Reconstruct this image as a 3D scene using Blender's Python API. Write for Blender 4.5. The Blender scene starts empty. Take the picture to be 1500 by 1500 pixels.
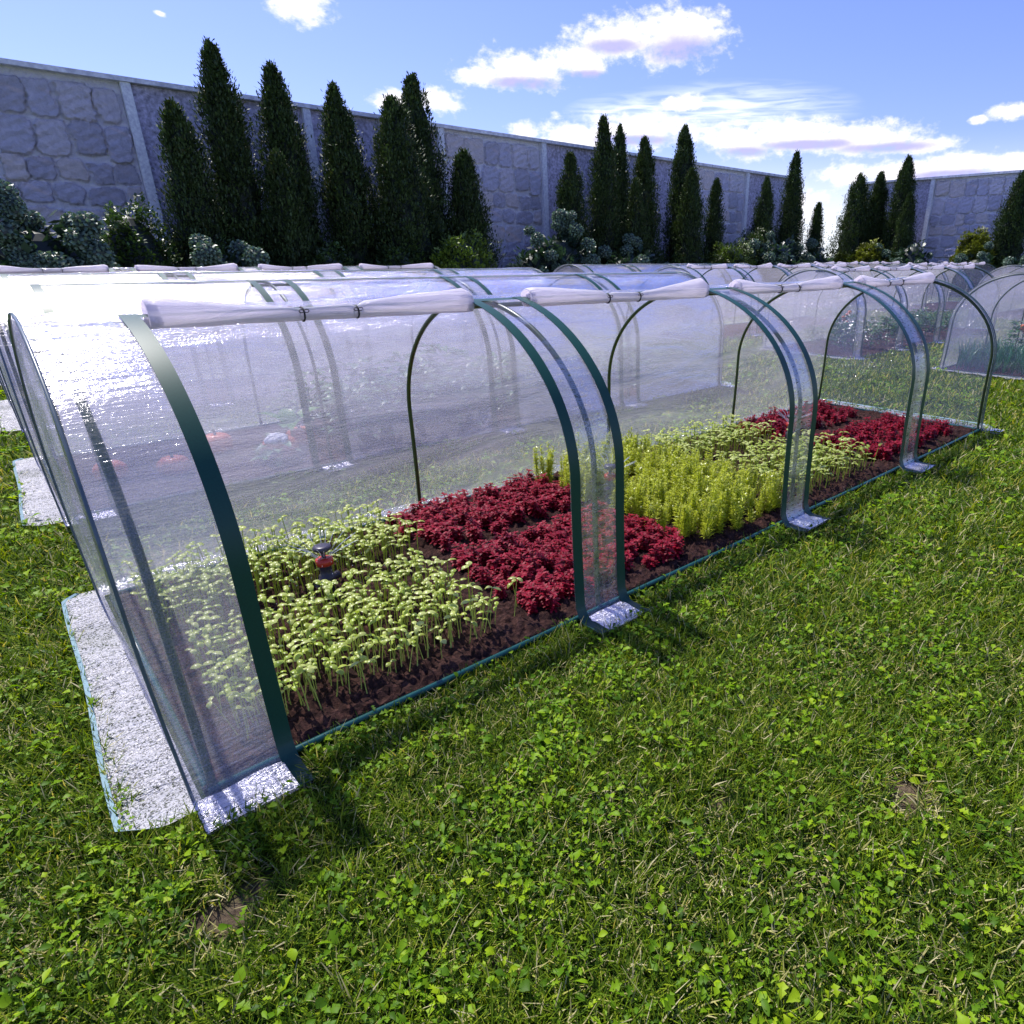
import bpy, math, random
import numpy as np
from mathutils import Matrix, Vector
rng = np.random.default_rng(7); random.seed(7)
R = math.radians
sc = bpy.context.scene
col = sc.collection

# ------------------------------------------------------------------ camera
FPX, PITCH, YAW, ROLL = 946.53, .3985, .7686, .0039
CX, CY, CH = -.0813, -1.1823, .9369
PPX, PPY = 154.5, 24.0
cF = np.array([math.sin(YAW)*math.cos(PITCH), math.cos(YAW)*math.cos(PITCH), -math.sin(PITCH)])
cR0 = np.array([math.cos(YAW), -math.sin(YAW), 0.]); cU0 = np.cross(cR0, cF)
cR = cR0*math.cos(ROLL)+cU0*math.sin(ROLL); cU = -cR0*math.sin(ROLL)+cU0*math.cos(ROLL)
CAM = np.array([CX, CY, CH])
def ray(px, py):
    d = cF+cR*(px-PPX-750)/FPX+cU*(750-(py-PPY))/FPX
    return d/np.linalg.norm(d)
def at_z(px, py, z=0.):
    d = ray(px, py); return CAM+d*(z-CH)/d[2]
def at_y(px, py, y):
    d = ray(px, py); return CAM+d*(y-CY)/d[1]
def at_x(px, py, x):
    d = ray(px, py); return CAM+d*(x-CX)/d[0]
cd = bpy.data.cameras.new('camera'); co = bpy.data.objects.new('camera', cd); col.objects.link(co)
M = Matrix(((cR[0], cU[0], -cF[0], CX), (cR[1], cU[1], -cF[1], CY), (cR[2], cU[2], -cF[2], CH), (0, 0, 0, 1)))
co.matrix_world = M
cd.sensor_width = 36; cd.lens = FPX/1500*36; cd.shift_x = -PPX/1500; cd.shift_y = PPY/1500
cd.clip_start = .02; cd.clip_end = 3000
sc.camera = co

# ------------------------------------------------------------------ mesh helpers
def tag(o, label=None, cat=None, group=None, kind=None):
    if label: o['label'] = label
    if cat: o['category'] = cat
    if group: o['group'] = group
    if kind: o['kind'] = kind
    return o
def empty(name, loc=(0, 0, 0), rz=0):
    o = bpy.data.objects.new(name, None); o.empty_display_size = .1; col.objects.link(o)
    o.location = loc; o.rotation_euler = (0, 0, rz); return o
def mesh(name, V, F, mat, colors=None, uv=None, smooth=True):
    V = np.asarray(V, np.float32).reshape(-1, 3)
    me = bpy.data.meshes.new(name)
    if isinstance(F, (list, tuple)) and not all(isinstance(f, np.ndarray) and f.ndim == 2 for f in F):
        me.from_pydata([tuple(map(float, v)) for v in V], [], [tuple(map(int, f)) for f in F])
    else:
        Fs = F if isinstance(F, (list, tuple)) else [F]
        Fs = [f for f in Fs if len(f)]
        me.vertices.add(len(V)); me.vertices.foreach_set('co', V.ravel())
        tot = sum(f.size for f in Fs); npoly = sum(len(f) for f in Fs)
        me.loops.add(tot); me.polygons.add(npoly)
        me.loops.foreach_set('vertex_index', np.concatenate([f.ravel() for f in Fs]).astype(np.int32))
        cnt = np.concatenate([np.full(len(f), f.shape[1]) for f in Fs])
        st = np.r_[0, np.cumsum(cnt)[:-1]].astype(np.int32)
        me.polygons.foreach_set('loop_start', st)
        me.update(calc_edges=True)
    if colors is not None:
        a = me.color_attributes.new('Col', 'FLOAT_COLOR', 'POINT')
        c = np.ones((len(V), 4), np.float32); c[:, :3] = colors
        a.data.foreach_set('color', c.ravel())
    if uv is not None:
        l = me.uv_layers.new(name='UVMap')
        vi = np.zeros(len(me.loops), np.int32); me.loops.foreach_get('vertex_index', vi)
        l.data.foreach_set('uv', np.asarray(uv, np.float32)[vi].ravel())
    me.polygons.foreach_set('use_smooth', np.full(len(me.polygons), smooth))
    me.materials.append(mat); me.validate(); me.update()
    return me
def link(name, me, parent=None, loc=None):
    o = bpy.data.objects.new(name, me); col.objects.link(o)
    if parent is not None: o.parent = parent
    if loc is not None: o.location = loc
    return o
def build(name, V, F, mat, parent=None, **k):
    return link(name, mesh(name, V, F, mat, **k), parent)
def grid_faces(nu, nv, close_v=False):
    i, j = np.meshgrid(np.arange(nu-1), np.arange(nv if close_v else nv-1), indexing='ij')
    a = i*nv+j; b = i*nv+(j+1) % nv
    return np.stack([a, b, b+nv, a+nv], -1).reshape(-1, 4)
class MB:
    def __init__(s): s.V = []; s.F = []; s.n = 0
    def add(s, V, F):
        V = np.asarray(V, float).reshape(-1, 3)
        for f in F: s.F.append([int(i)+s.n for i in f])
        s.V.append(V); s.n += len(V); return s
    def box(s, x0, x1, y0, y1, z0, z1):
        V = [(x, y, z) for x in (x0, x1) for y in (y0, y1) for z in (z0, z1)]
        return s.add(V, [(0, 1, 3, 2), (4, 6, 7, 5), (0, 4, 5, 1), (2, 3, 7, 6), (0, 2, 6, 4), (1, 5, 7, 3)])
    def tube(s, P, r, n=8, caps=True):
        V, F = tube(P, r, n, caps); return s.add(V, F)
    def build(s, name, mat, parent=None, smooth=True):
        return link(name, mesh(name, np.concatenate(s.V), s.F, mat, smooth=smooth), parent)
def tube(P, r, n=8, caps=True):
    P = np.asarray(P, float); m = len(P); r = np.broadcast_to(np.asarray(r, float), (m,))
    T = np.gradient(P, axis=0); T /= np.linalg.norm(T, axis=1)[:, None]+1e-12
    up = np.array([0, 0, 1.]) if abs(T[0, 2]) < .9 else np.array([0, 1., 0])
    V = []
    for i in range(m):
        a = np.cross(T[i], up)
        if np.linalg.norm(a) < .05: a = np.cross(T[i], [1, 0, 0])
        a /= np.linalg.norm(a); b = np.cross(T[i], a)
        th = np.arange(n)*2*np.pi/n
        V.append(P[i]+r[i]*(np.cos(th)[:, None]*a+np.sin(th)[:, None]*b))
        up = np.cross(a, T[i]) if abs(np.dot(up, T[i])) > .9 else up
    F = [list(f) for f in grid_faces(m, n, True)]
    if caps: F.append(list(range(n))); F.append([(m-1)*n+i for i in range(n)][::-1])
    return np.concatenate(V), F

# ------------------------------------------------------------------ materials
def nt(m):
    m.use_nodes = True; t = m.node_tree; t.nodes.clear(); return t
def N(t, k, **kw):
    n = t.nodes.new(k)
    for a, b in kw.items():
        if a == 'i':
            for q, v in b.items(): n.inputs[q].default_value = v
        else: setattr(n, a, b)
    return n
def L(t, a, b): t.links.new(a, b)
def rgb(c): return (c[0], c[1], c[2], 1)
def ramp(t, src, stops):
    r = N(t, 'ShaderNodeValToRGB'); e = r.color_ramp.elements
    while len(e) > 1: e.remove(e[-1])
    e[0].position = stops[0][0]; e[0].color = rgb(stops[0][1]) if not isinstance(stops[0][1], float) else rgb([stops[0][1]]*3)
    for p, c in stops[1:]:
        x = e.new(p); x.color = rgb(c) if not isinstance(c, float) else rgb([c]*3)
    L(t, src, r.inputs[0]); return r.outputs[0]
def out(t, s):
    o = N(t, 'ShaderNodeOutputMaterial'); L(t, s, o.inputs[0])
def simple(name, c, rough=.5, spec=.5, noise=.15, nscale=40, bump=.0, metallic=0, coat=0):
    m = bpy.data.materials.new(name); t = nt(m)
    b = N(t, 'ShaderNodeBsdfPrincipled', i={'Roughness': rough, 'Specular IOR Level': spec, 'Metallic': metallic, 'Coat Weight': coat})
    tc = N(t, 'ShaderNodeTexCoord'); nz = N(t, 'ShaderNodeTexNoise', i={'Scale': nscale, 'Detail': 5.})
    L(t, tc.outputs['Object'], nz.inputs['Vector'])
    k = ramp(t, nz.outputs['Fac'], [(.3, tuple(v*(1-noise) for v in c)), (.7, tuple(min(1, v*(1+noise)) for v in c))])
    L(t, k, b.inputs['Base Color'])
    if bump:
        bp = N(t, 'ShaderNodeBump', i={'Strength': bump, 'Distance': .01}); L(t, nz.outputs['Fac'], bp.inputs['Height']); L(t, bp.outputs[0], b.inputs['Normal'])
    out(t, b.outputs[0]); return m
def leafmat(name, trans=.35, rough=.45, gain=1., spec=.4, tint=(1.25, 1.25, .5)):
    """colour from the blades' own 'Col' attribute, thin translucent leaf"""
    m = bpy.data.materials.new(name); t = nt(m)
    a = N(t, 'ShaderNodeAttribute', attribute_name='Col')
    g = N(t, 'ShaderNodeVectorMath', operation='SCALE', i={'Scale': gain}); L(t, a.outputs['Color'], g.inputs[0])
    b = N(t, 'ShaderNodeBsdfPrincipled', i={'Roughness': rough, 'Specular IOR Level': spec}); L(t, g.outputs[0], b.inputs['Base Color'])
    tr = N(t, 'ShaderNodeBsdfTranslucent'); q = N(t, 'ShaderNodeVectorMath', operation='MULTIPLY', i={1: tint})
    L(t, g.outputs[0], q.inputs[0]); L(t, q.outputs[0], tr.inputs[0])
    mx = N(t, 'ShaderNodeMixShader', i={0: trans}); L(t, b.outputs[0], mx.inputs[1]); L(t, tr.outputs[0], mx.inputs[2])
    out(t, mx.outputs[0]); return m
def filmmat(name, haze=.22, rough=.2, weave=1., wr=1., spec=1., tintc=(.82, .80, .94), sparkle=0., fres=1.0):
    m = bpy.data.materials.new(name); t = nt(m)
    uv = N(t, 'ShaderNodeUVMap')
    nz0 = N(t, 'ShaderNodeTexNoise', i={'Scale': 9., 'Detail': 3.}); L(t, uv.outputs[0], nz0.inputs['Vector'])
    add = N(t, 'ShaderNodeVectorMath', operation='MULTIPLY_ADD', i={1: (.02, .02, 0)}); L(t, nz0.outputs['Color'], add.inputs[0]); L(t, uv.outputs[0], add.inputs[2])
    br = N(t, 'ShaderNodeTexBrick', i={'Scale': 1., 'Mortar Size': .0012, 'Mortar Smooth': .6, 'Brick Width': .03, 'Row Height': .011, 'Color1': (1, 1, 1, 1), 'Color2': (.3, .3, .3, 1), 'Mortar': (0, 0, 0, 1)})
    L(t, add.outputs[0], br.inputs['Vector'])
    fine = N(t, 'ShaderNodeTexNoise', i={'Scale': 150., 'Detail': 3.}); mp = N(t, 'ShaderNodeMapping', i={'Scale': (.55, 1.4, 1)})
    L(t, uv.outputs[0], mp.inputs[0]); L(t, mp.outputs[0], fine.inputs['Vector'])
    big = N(t, 'ShaderNodeTexNoise', i={'Scale': 3.2, 'Detail': 4., 'Distortion': .6}); mp2 = N(t, 'ShaderNodeMapping', i={'Scale': (.5, 2.2, 1)})
    L(t, uv.outputs[0], mp2.inputs[0]); L(t, mp2.outputs[0], big.inputs['Vector'])
    b1 = N(t, 'ShaderNodeBump', i={'Strength': .38*weave, 'Distance': .002}); L(t, br.outputs['Color'], b1.inputs['Height'])
    b2 = N(t, 'ShaderNodeBump', i={'Strength': .8*weave, 'Distance': .003}); L(t, fine.outputs['Fac'], b2.inputs['Height']); L(t, b1.outputs[0], b2.inputs['Normal'])
    b3 = N(t, 'ShaderNodeBump', i={'Strength': .6*wr, 'Distance': .05}); L(t, big.outputs['Fac'], b3.inputs['Height']); L(t, b2.outputs[0], b3.inputs['Normal'])
    nrm = b3.outputs[0]
    tp = N(t, 'ShaderNodeBsdfTransparent', i={'Color': (.93, .93, .96, 1)})
    tl = N(t, 'ShaderNodeBsdfTranslucent', i={'Color': rgb(tintc)}); L(t, nrm, tl.inputs['Normal'])
    df = N(t, 'ShaderNodeBsdfDiffuse', i={'Color': rgb(tintc)}); L(t, nrm, df.inputs['Normal'])
    hz = N(t, 'ShaderNodeMixShader', i={0: .5}); L(t, tl.outputs[0], hz.inputs[1]); L(t, df.outputs[0], hz.inputs[2])
    # haze amount varies a little: dust and condensation
    hv = N(t, 'ShaderNodeMath', operation='MULTIPLY_ADD', i={1: haze*1.1, 2: haze*.45}); L(t, big.outputs['Fac'], hv.inputs[0])
    sp = N(t, 'ShaderNodeTexNoise', i={'Scale': 260., 'Detail': 2.}); L(t, uv.outputs[0], sp.inputs['Vector'])
    sr = N(t, 'ShaderNodeMapRange', i={1: .45, 2: .75, 3: 0., 4: haze*.55+sparkle}); L(t, sp.outputs['Fac'], sr.inputs[0])
    hs = N(t, 'ShaderNodeMath', operation='ADD', use_clamp=True); L(t, hv.outputs[0], hs.inputs[0]); L(t, sr.outputs[0], hs.inputs[1])
    if sparkle:
        cn = N(t, 'ShaderNodeTexNoise', i={'Scale': 150., 'Detail': 3., 'Roughness': .6, 'Distortion': 1.5}); L(t, uv.outputs[0], cn.inputs['Vector'])
        cr_ = N(t, 'ShaderNodeMapRange', i={1: .42, 2: .49, 3: .02, 4: .97}); L(t, cn.outputs['Fac'], cr_.inputs[0]); hs = cr_  # speckled opacity stands in for sun glitter on the crumpled film
    m1 = N(t, 'ShaderNodeMixShader'); L(t, hs.outputs[0], m1.inputs[0]); L(t, tp.outputs[0], m1.inputs[1]); L(t, hz.outputs[0], m1.inputs[2])
    gl = N(t, 'ShaderNodeBsdfGlossy', i={'Roughness': rough, 'Color': (.95*spec, .93*spec, 1*spec, 1)}); L(t, nrm, gl.inputs['Normal'])
    fr = N(t, 'ShaderNodeFresnel', i={'IOR': 1.5}); L(t, nrm, fr.inputs['Normal'])
    fm = N(t, 'ShaderNodeMath', operation='MULTIPLY', use_clamp=True, i={1: fres}); L(t, fr.outputs[0], fm.inputs[0])
    # dull flecks and smeared patches put into the shine to imitate broken sun glare
    fl = N(t, 'ShaderNodeTexNoise', i={'Scale': 75., 'Detail': 4., 'Roughness': .65, 'Distortion': .6}); L(t, mp.outputs[0], fl.inputs['Vector'])
    f1 = N(t, 'ShaderNodeMapRange', i={1: .36, 2: .46, 3: .02, 4: 1.}); L(t, fl.outputs['Fac'], f1.inputs[0])
    f2 = N(t, 'ShaderNodeMapRange', i={1: .36, 2: .50, 3: .12, 4: 1.}); L(t, big.outputs['Fac'], f2.inputs[0])
    f3 = N(t, 'ShaderNodeMath', operation='MULTIPLY'); L(t, f1.outputs[0], f3.inputs[0]); L(t, f2.outputs[0], f3.inputs[1])
    f4 = N(t, 'ShaderNodeMath', operation='MULTIPLY'); L(t, f3.outputs[0], f4.inputs[0]); L(t, fm.outputs[0], f4.inputs[1]); fm = f4
    m2 = N(t, 'ShaderNodeMixShader'); L(t, fm.outputs[0], m2.inputs[0]); L(t, m1.outputs[0], m2.inputs[1]); L(t, gl.outputs[0], m2.inputs[2])
    out(t, m2.outputs[0]); return m
MAT = {}
MAT['film'] = filmmat('clear_film', haze=.27, rough=.16, fres=.8, weave=1.4)
MAT['film_front'] = filmmat('clear_film_strip', haze=.08, rough=.3, fres=.38, wr=.4, weave=.7)
MAT['film_first'] = filmmat('clear_film_end_strip', haze=.24, rough=.17, tintc=(.86, .83, .86), fres=.42, wr=1.1, weave=.8)
MAT['film_gable'] = filmmat('clear_film_gable', haze=.17, wr=.3, fres=.6)
MAT['skirt'] = filmmat('crumpled_skirt_film', haze=.42, rough=.3, weave=2.2, wr=1.3, tintc=(.82, .81, .85), sparkle=.35)
MAT['binding'] = simple('green_binding', (.005, .055, .034), rough=.42, spec=.4, noise=.12, nscale=300)
MAT['hoop'] = simple('green_tube', (.03, .06, .012), rough=.3, noise=.2, nscale=60)
MAT['rail'] = simple('teal_rail', (.012, .085, .075), rough=.22, noise=.15)
m = bpy.data.materials.new('rolled_film'); t = nt(m)
b = N(t, 'ShaderNodeBsdfPrincipled', i={'Base Color': (.9, .86, .92, 1), 'Roughness': .3}); tr = N(t, 'ShaderNodeBsdfTranslucent', i={'Color': (.95, .88, .95, 1)}); tq = N(t, 'ShaderNodeBsdfTransparent', i={'Color': (.9, .88, .95, 1)})
tcr = N(t, 'ShaderNodeTexCoord'); nr = N(t, 'ShaderNodeTexNoise', i={'Scale': 26., 'Detail': 5., 'Distortion': 1.2}); mr = N(t, 'ShaderNodeMapping', i={'Scale': (.35, 2, 2)}); L(t, tcr.outputs['Object'], mr.inputs[0]); L(t, mr.outputs[0], nr.inputs['Vector'])
br = N(t, 'ShaderNodeBump', i={'Strength': .7, 'Distance': .012}); L(t, nr.outputs['Fac'], br.inputs['Height']); L(t, br.outputs[0], b.inputs['Normal']); L(t, br.outputs[0], tr.inputs['Normal'])
x1 = N(t, 'ShaderNodeMixShader', i={0: .55}); L(t, b.outputs[0], x1.inputs[1]); L(t, tr.outputs[0], x1.inputs[2])
x2 = N(t, 'ShaderNodeMixShader', i={0: .22}); L(t, x1.outputs[0], x2.inputs[1]); L(t, tq.outputs[0], x2.inputs[2]); out(t, x2.outputs[0]); MAT['roll'] = m
MAT['tie'] = simple('black_cord', (.012, .012, .014), rough=.6)
MAT['membrane'] = simple('black_membrane', (.006, .006, .008), rough=.8, spec=.2)
MAT['leaf_grass'] = leafmat('grass_blades', .36, .6, spec=.18, tint=(1.3, 1.2, .3))
MAT['leaf_weed'] = leafmat('lawn_weed_leaves', .45, .5, spec=.2, tint=(1.25, 1.25, .25))
MAT['seed_leaf'] = leafmat('seedling_leaves', .35, .3, tint=(1.1, 1.2, .55))
MAT['red_leaf'] = leafmat('red_leaves', .22, .5, tint=(1.3, .4, .4), spec=.25)
MAT['crown'] = leafmat('conifer_scales', .12, .55, spec=.3)
MAT['bush'] = leafmat('bush_leaves', .2, .42, spec=.5, tint=(1, 1.1, .6))
MAT['bark'] = simple('bark', (.06, .04, .028), rough=.9, nscale=20, bump=.6)
MAT['stem'] = simple('pale_stem', (.50, .56, .09), rough=.5)

def soilmat():
    m = bpy.data.materials.new('soil'); t = nt(m)
    tc = N(t, 'ShaderNodeTexCoord'); b = N(t, 'ShaderNodeBsdfPrincipled', i={'Roughness': .95, 'Specular IOR Level': .2})
    n1 = N(t, 'ShaderNodeTexNoise', i={'Scale': 70., 'Detail': 8., 'Roughness': .7}); L(t, tc.outputs['Object'], n1.inputs['Vector'])
    v = N(t, 'ShaderNodeTexVoronoi', i={'Scale': 60.}); L(t, tc.outputs['Object'], v.inputs['Vector'])
    k = ramp(t, n1.outputs['Fac'], [(.3, (.012, .006, .005)), (.5, (.05, .022, .017)), (.68, (.13, .06, .045)), (.78, (.30, .18, .13))])
    L(t, k, b.inputs['Base Color'])
    bp = N(t, 'ShaderNodeBump', i={'Strength': 1., 'Distance': .012}); L(t, n1.outputs['Fac'], bp.inputs['Height'])
    b2 = N(t, 'ShaderNodeBump', i={'Strength': .6, 'Distance': .01}); L(t, v.outputs['Distance'], b2.inputs['Height']); L(t, bp.outputs[0], b2.inputs['Normal'])
    L(t, b2.outputs[0], b.inputs['Normal']); out(t, b.outputs[0]); return m
MAT['soil'] = soilmat()
def groundmat():
    m = bpy.data.materials.new('lawn_ground'); t = nt(m)
    tc = N(t, 'ShaderNodeTexCoord'); b = N(t, 'ShaderNodeBsdfPrincipled', i={'Roughness': .9, 'Specular IOR Level': .15})
    n1 = N(t, 'ShaderNodeTexNoise', i={'Scale': 45., 'Detail': 9., 'Roughness': .75}); L(t, tc.outputs['Object'], n1.inputs['Vector'])
    n2 = N(t, 'ShaderNodeTexNoise', i={'Scale': 1.7, 'Detail': 5.}); L(t, tc.outputs['Object'], n2.inputs['Vector'])
    k1 = ramp(t, n1.outputs['Fac'], [(.3, (.012, .024, .002)), (.5, (.05, .095, .006)), (.62, (.11, .17, .012)), (.75, (.22, .24, .04))])
    k2 = ramp(t, n2.outputs['Fac'], [(.3, (.75, .85, .8)), (.7, (1.25, 1.15, .9))])
    mm = N(t, 'ShaderNodeMix', data_type='RGBA', blend_type='MULTIPLY', i={0: 1.}); L(t, k1, mm.inputs[6]); L(t, k2, mm.inputs[7])
    # bare earth patches (same spots as the thin places in the grass)
    L(t, mm.outputs[2], b.inputs['Base Color'])
    a = N(t, 'ShaderNodeAttribute', attribute_name='Col')
    e = ramp(t, n1.outputs['Fac'], [(.3, (.06, .04, .025)), (.7, (.26, .19, .13))])
    m3 = N(t, 'ShaderNodeMix', data_type='RGBA'); L(t, a.outputs['Fac'], m3.inputs[0]); L(t, mm.outputs[2], m3.inputs[6]); L(t, e, m3.inputs[7])
    L(t, m3.outputs[2], b.inputs['Base Color'])
    bp = N(t, 'ShaderNodeBump', i={'Strength': .9, 'Distance': .03}); L(t, n1.outputs['Fac'], bp.inputs['Height']); L(t, bp.outputs[0], b.inputs['Normal'])
    out(t, b.outputs[0]); return m
MAT['ground'] = groundmat()

# ------------------------------------------------------------------ tunnel geometry
W, Z1, H, DD = 1.0544, .4083, .8308, -.0123
PITCHY, PITCHX, LEN = 1.887, 6.1, 4.0
def prof_near(n=26, ytop=.44):
    """near half of the arch from the ground (y=0) to y=ytop : list of (y,z)"""
    A = W/2+DD
    z = np.linspace(0, 1, 9)[:-1]*Z1; y = W/2-(A-DD*(1-z/Z1)**2)
    th0 = math.acos((W/2-ytop)/A); th = np.linspace(0, th0, n)
    return np.r_[y, W/2-A*np.cos(th)], np.r_[z, Z1+(H-Z1)*np.sin(th)]
def prof_full(inset=0., n=30):
    A = W/2+DD
    z = np.linspace(0, 1, 9)[:-1]*Z1; y = W/2-(A-DD*(1-z/Z1)**2)
    th = np.linspace(0, np.pi/2, n)
    y = np.r_[y, W/2-A*np.cos(th)]; z = np.r_[z, Z1+(H-Z1)*np.sin(th)]
    Y = np.r_[y, (W-y)[::-1][1:]]; Z = np.r_[z, z[::-1][1:]]
    if inset:
        T = np.stack([np.gradient(Y), np.gradient(Z)], 1); T /= np.linalg.norm(T, axis=1)[:, None]
        Y = Y+T[:, 1]*inset; Z = Z-T[:, 0]*inset
    return Y, Z
def fnoise(x, y, s):
    r = np.random.default_rng(s); o = 0
    for k in range(7):
        f = r.uniform(-1, 1, 2)*(1.6**k)*2.2; o = o+np.sin(x*f[0]*2+y*f[1]*5+r.uniform(0, 6))/(1.45**k)
    return o/2.5
def sheet(P2, x0, x1, nx, off=0., wr=0., seed=0, vs=0.):
    """extrude the (y,z) line P2 from x0 to x1, pushed outwards by off, with wrinkles wr"""
    Y, Z = map(np.asarray, P2)
    T = np.stack([np.gradient(Y), np.gradient(Z)], 1); T /= np.linalg.norm(T, axis=1)[:, None]+1e-9
    nY, nZ = -T[:, 1], T[:, 0]
    s = np.r_[0, np.cumsum(np.hypot(np.diff(Y), np.diff(Z)))]+vs
    X = np.linspace(x0, x1, nx)
    XX, SS = np.meshgrid(X, s, indexing='ij')
    w = off+wr*fnoise(XX, SS, seed)
    V = np.stack([XX, Y[None]+nY[None]*w, Z[None]+nZ[None]*w], -1).reshape(-1, 3)
    return V, grid_faces(nx, len(Y)), np.stack([XX, SS], -1).reshape(-1, 2)
def ribbon(P2, x0, x1, off=.004, th=.0015):
    """flat tape; its two narrow edges have their own vertices so they stay crisp"""
    V1, F, _ = sheet(P2, x0, x1, 2, off+th); V0, _, _ = sheet(P2, x0, x1, 2, off)
    n = len(V1); m = n//2
    Fl = [list(f) for f in F]
    V = np.concatenate([V1, V1[:m], V0[:m], V1[m:], V0[m:]])
    for j in range(m-1): Fl += [[n+j, n+j+1, n+m+j+1, n+m+j], [n+2*m+j, n+3*m+j, n+3*m+j+1, n+2*m+j+1]]
    return V, Fl
def bulge(V):
    """the left end of the film is blown outwards a little between its hoops"""
    V = V.copy(); k = np.clip(1-V[:, 0]/.165, 0, 1); V[:, 0] -= (.015+.010*np.sin(np.pi*np.clip(V[:, 2]/H, 0, 1)))*k; return V
FLAP_Y = np.array([-.105, -.085, -.06, -.035, -.018, -.007]); FLAP_Z = np.array([.016, .012, .013, .012, .016, .028])
_y, _z = prof_near()
k0 = _z > .05
STRIP = (np.r_[FLAP_Y, -.001, _y[k0]], np.r_[FLAP_Z, .043, _z[k0]])
NEAR = (_y, _z)
_yf, _zf = prof_full(); kk = _yf >= .435
ii = np.argmax((_yf > .435) & (_zf > Z1))
BACK = (np.r_[_yf[ii:], W+.012, W+.05, W+.10], np.r_[_zf[ii:-1], .03, .013, .012, .014])
STRIPS = [(0.0, .165), (1-.0936, 1+.0936), (2-.0936, 2+.0936), (3-.0936, 3+.0936), (3.965, 4.0)]
BW = .031
PROTO = {}
def pm(key, fn):
    if key not in PROTO: PROTO[key] = fn()
    return PROTO[key]
def roll_mesh(x0, x1, seed):
    r = np.random.default_rng(seed); n = 34; t = np.linspace(0, 1, n); ctr = r.uniform(.44, .52)
    rad = .0155+.0155*np.abs((t-ctr)/.5)**1.5+.002*np.sin(t*9+r.uniform(0, 6))
    for q in (ctr-.085, ctr+.085): rad -= .005*np.exp(-((t-q)/.012)**2)
    rad[0] *= .93; rad[-1] *= .8
    X = x0+(x1-x0)*t; yc = .425+.004*np.sin(t*5+seed); zc = H-.030+rad*.9
    k = 20; th = np.arange(k)*2*np.pi/k
    rr = rad[:, None]*(1+.06*np.cos(2*th[None]+1+t[:, None]*2.5)+.035*np.sin(5*th[None]+t[:, None]*7)+.03*np.sin(t[:, None]*31+seed+2*th[None]))
    V = np.stack([np.broadcast_to(X[:, None], rr.shape), yc[:, None]+rr*np.cos(th), zc[:, None]+rr*np.sin(th)], -1).reshape(-1, 3)
    F = [list(f) for f in grid_faces(n, k, True)]
    # spiral folds seen at both ends
    V = list(V)
    for end in (0, n-1):
        cV = []; X0 = X[end]; s = 1 if end == 0 else -1; base = len(V)
        for lv, (fr_, dx) in enumerate(((.82, .0), (.80, .02), (.45, .022), (.43, .006), (.0, .006))):
            for a in range(k): cV.append((X0+s*dx, yc[end]+rad[end]*fr_*math.cos(th[a]), zc[end]+rad[end]*fr_*math.sin(th[a])))
        V += cV
        ring0 = [end*k+a for a in range(k)]
        prev = ring0
        for lv in range(5):
            cur = [base+lv*k+a for a in range(k)]
            for a in range(k):
                b = (a+1) % k; F.append([prev[a], cur[a], cur[b], prev[b]])
            prev = cur
    me = mesh('door_roll', np.array(V), F, MAT['roll'])
    ties = []
    for q in (ctr-.085, ctr+.085):
        j = q*(n-1); rq = np.interp(q, t, rad)+.0015; xq = x0+(x1-x0)*q; yq = np.interp(q, t, yc); zq = np.interp(q, t, zc)
        mb = MB(); a = np.linspace(0, 2*np.pi, 21)
        mb.tube(np.stack([xq+0*a, yq+rq*np.cos(a), zq+rq*np.sin(a)], 1), .0022, 6)
        for s_ in (-1, 1):
            b = np.linspace(0, 2*np.pi, 11); mb.tube(np.stack([xq+s_*(.0055-.0055*np.cos(b)), yq-rq*.8+0*b-.002, zq+rq*.5+.0035*np.sin(b)], 1), .001, 5)
        ties.append(mesh('tie', np.concatenate(mb.V), mb.F, MAT['tie']))
    return me, ties
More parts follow.
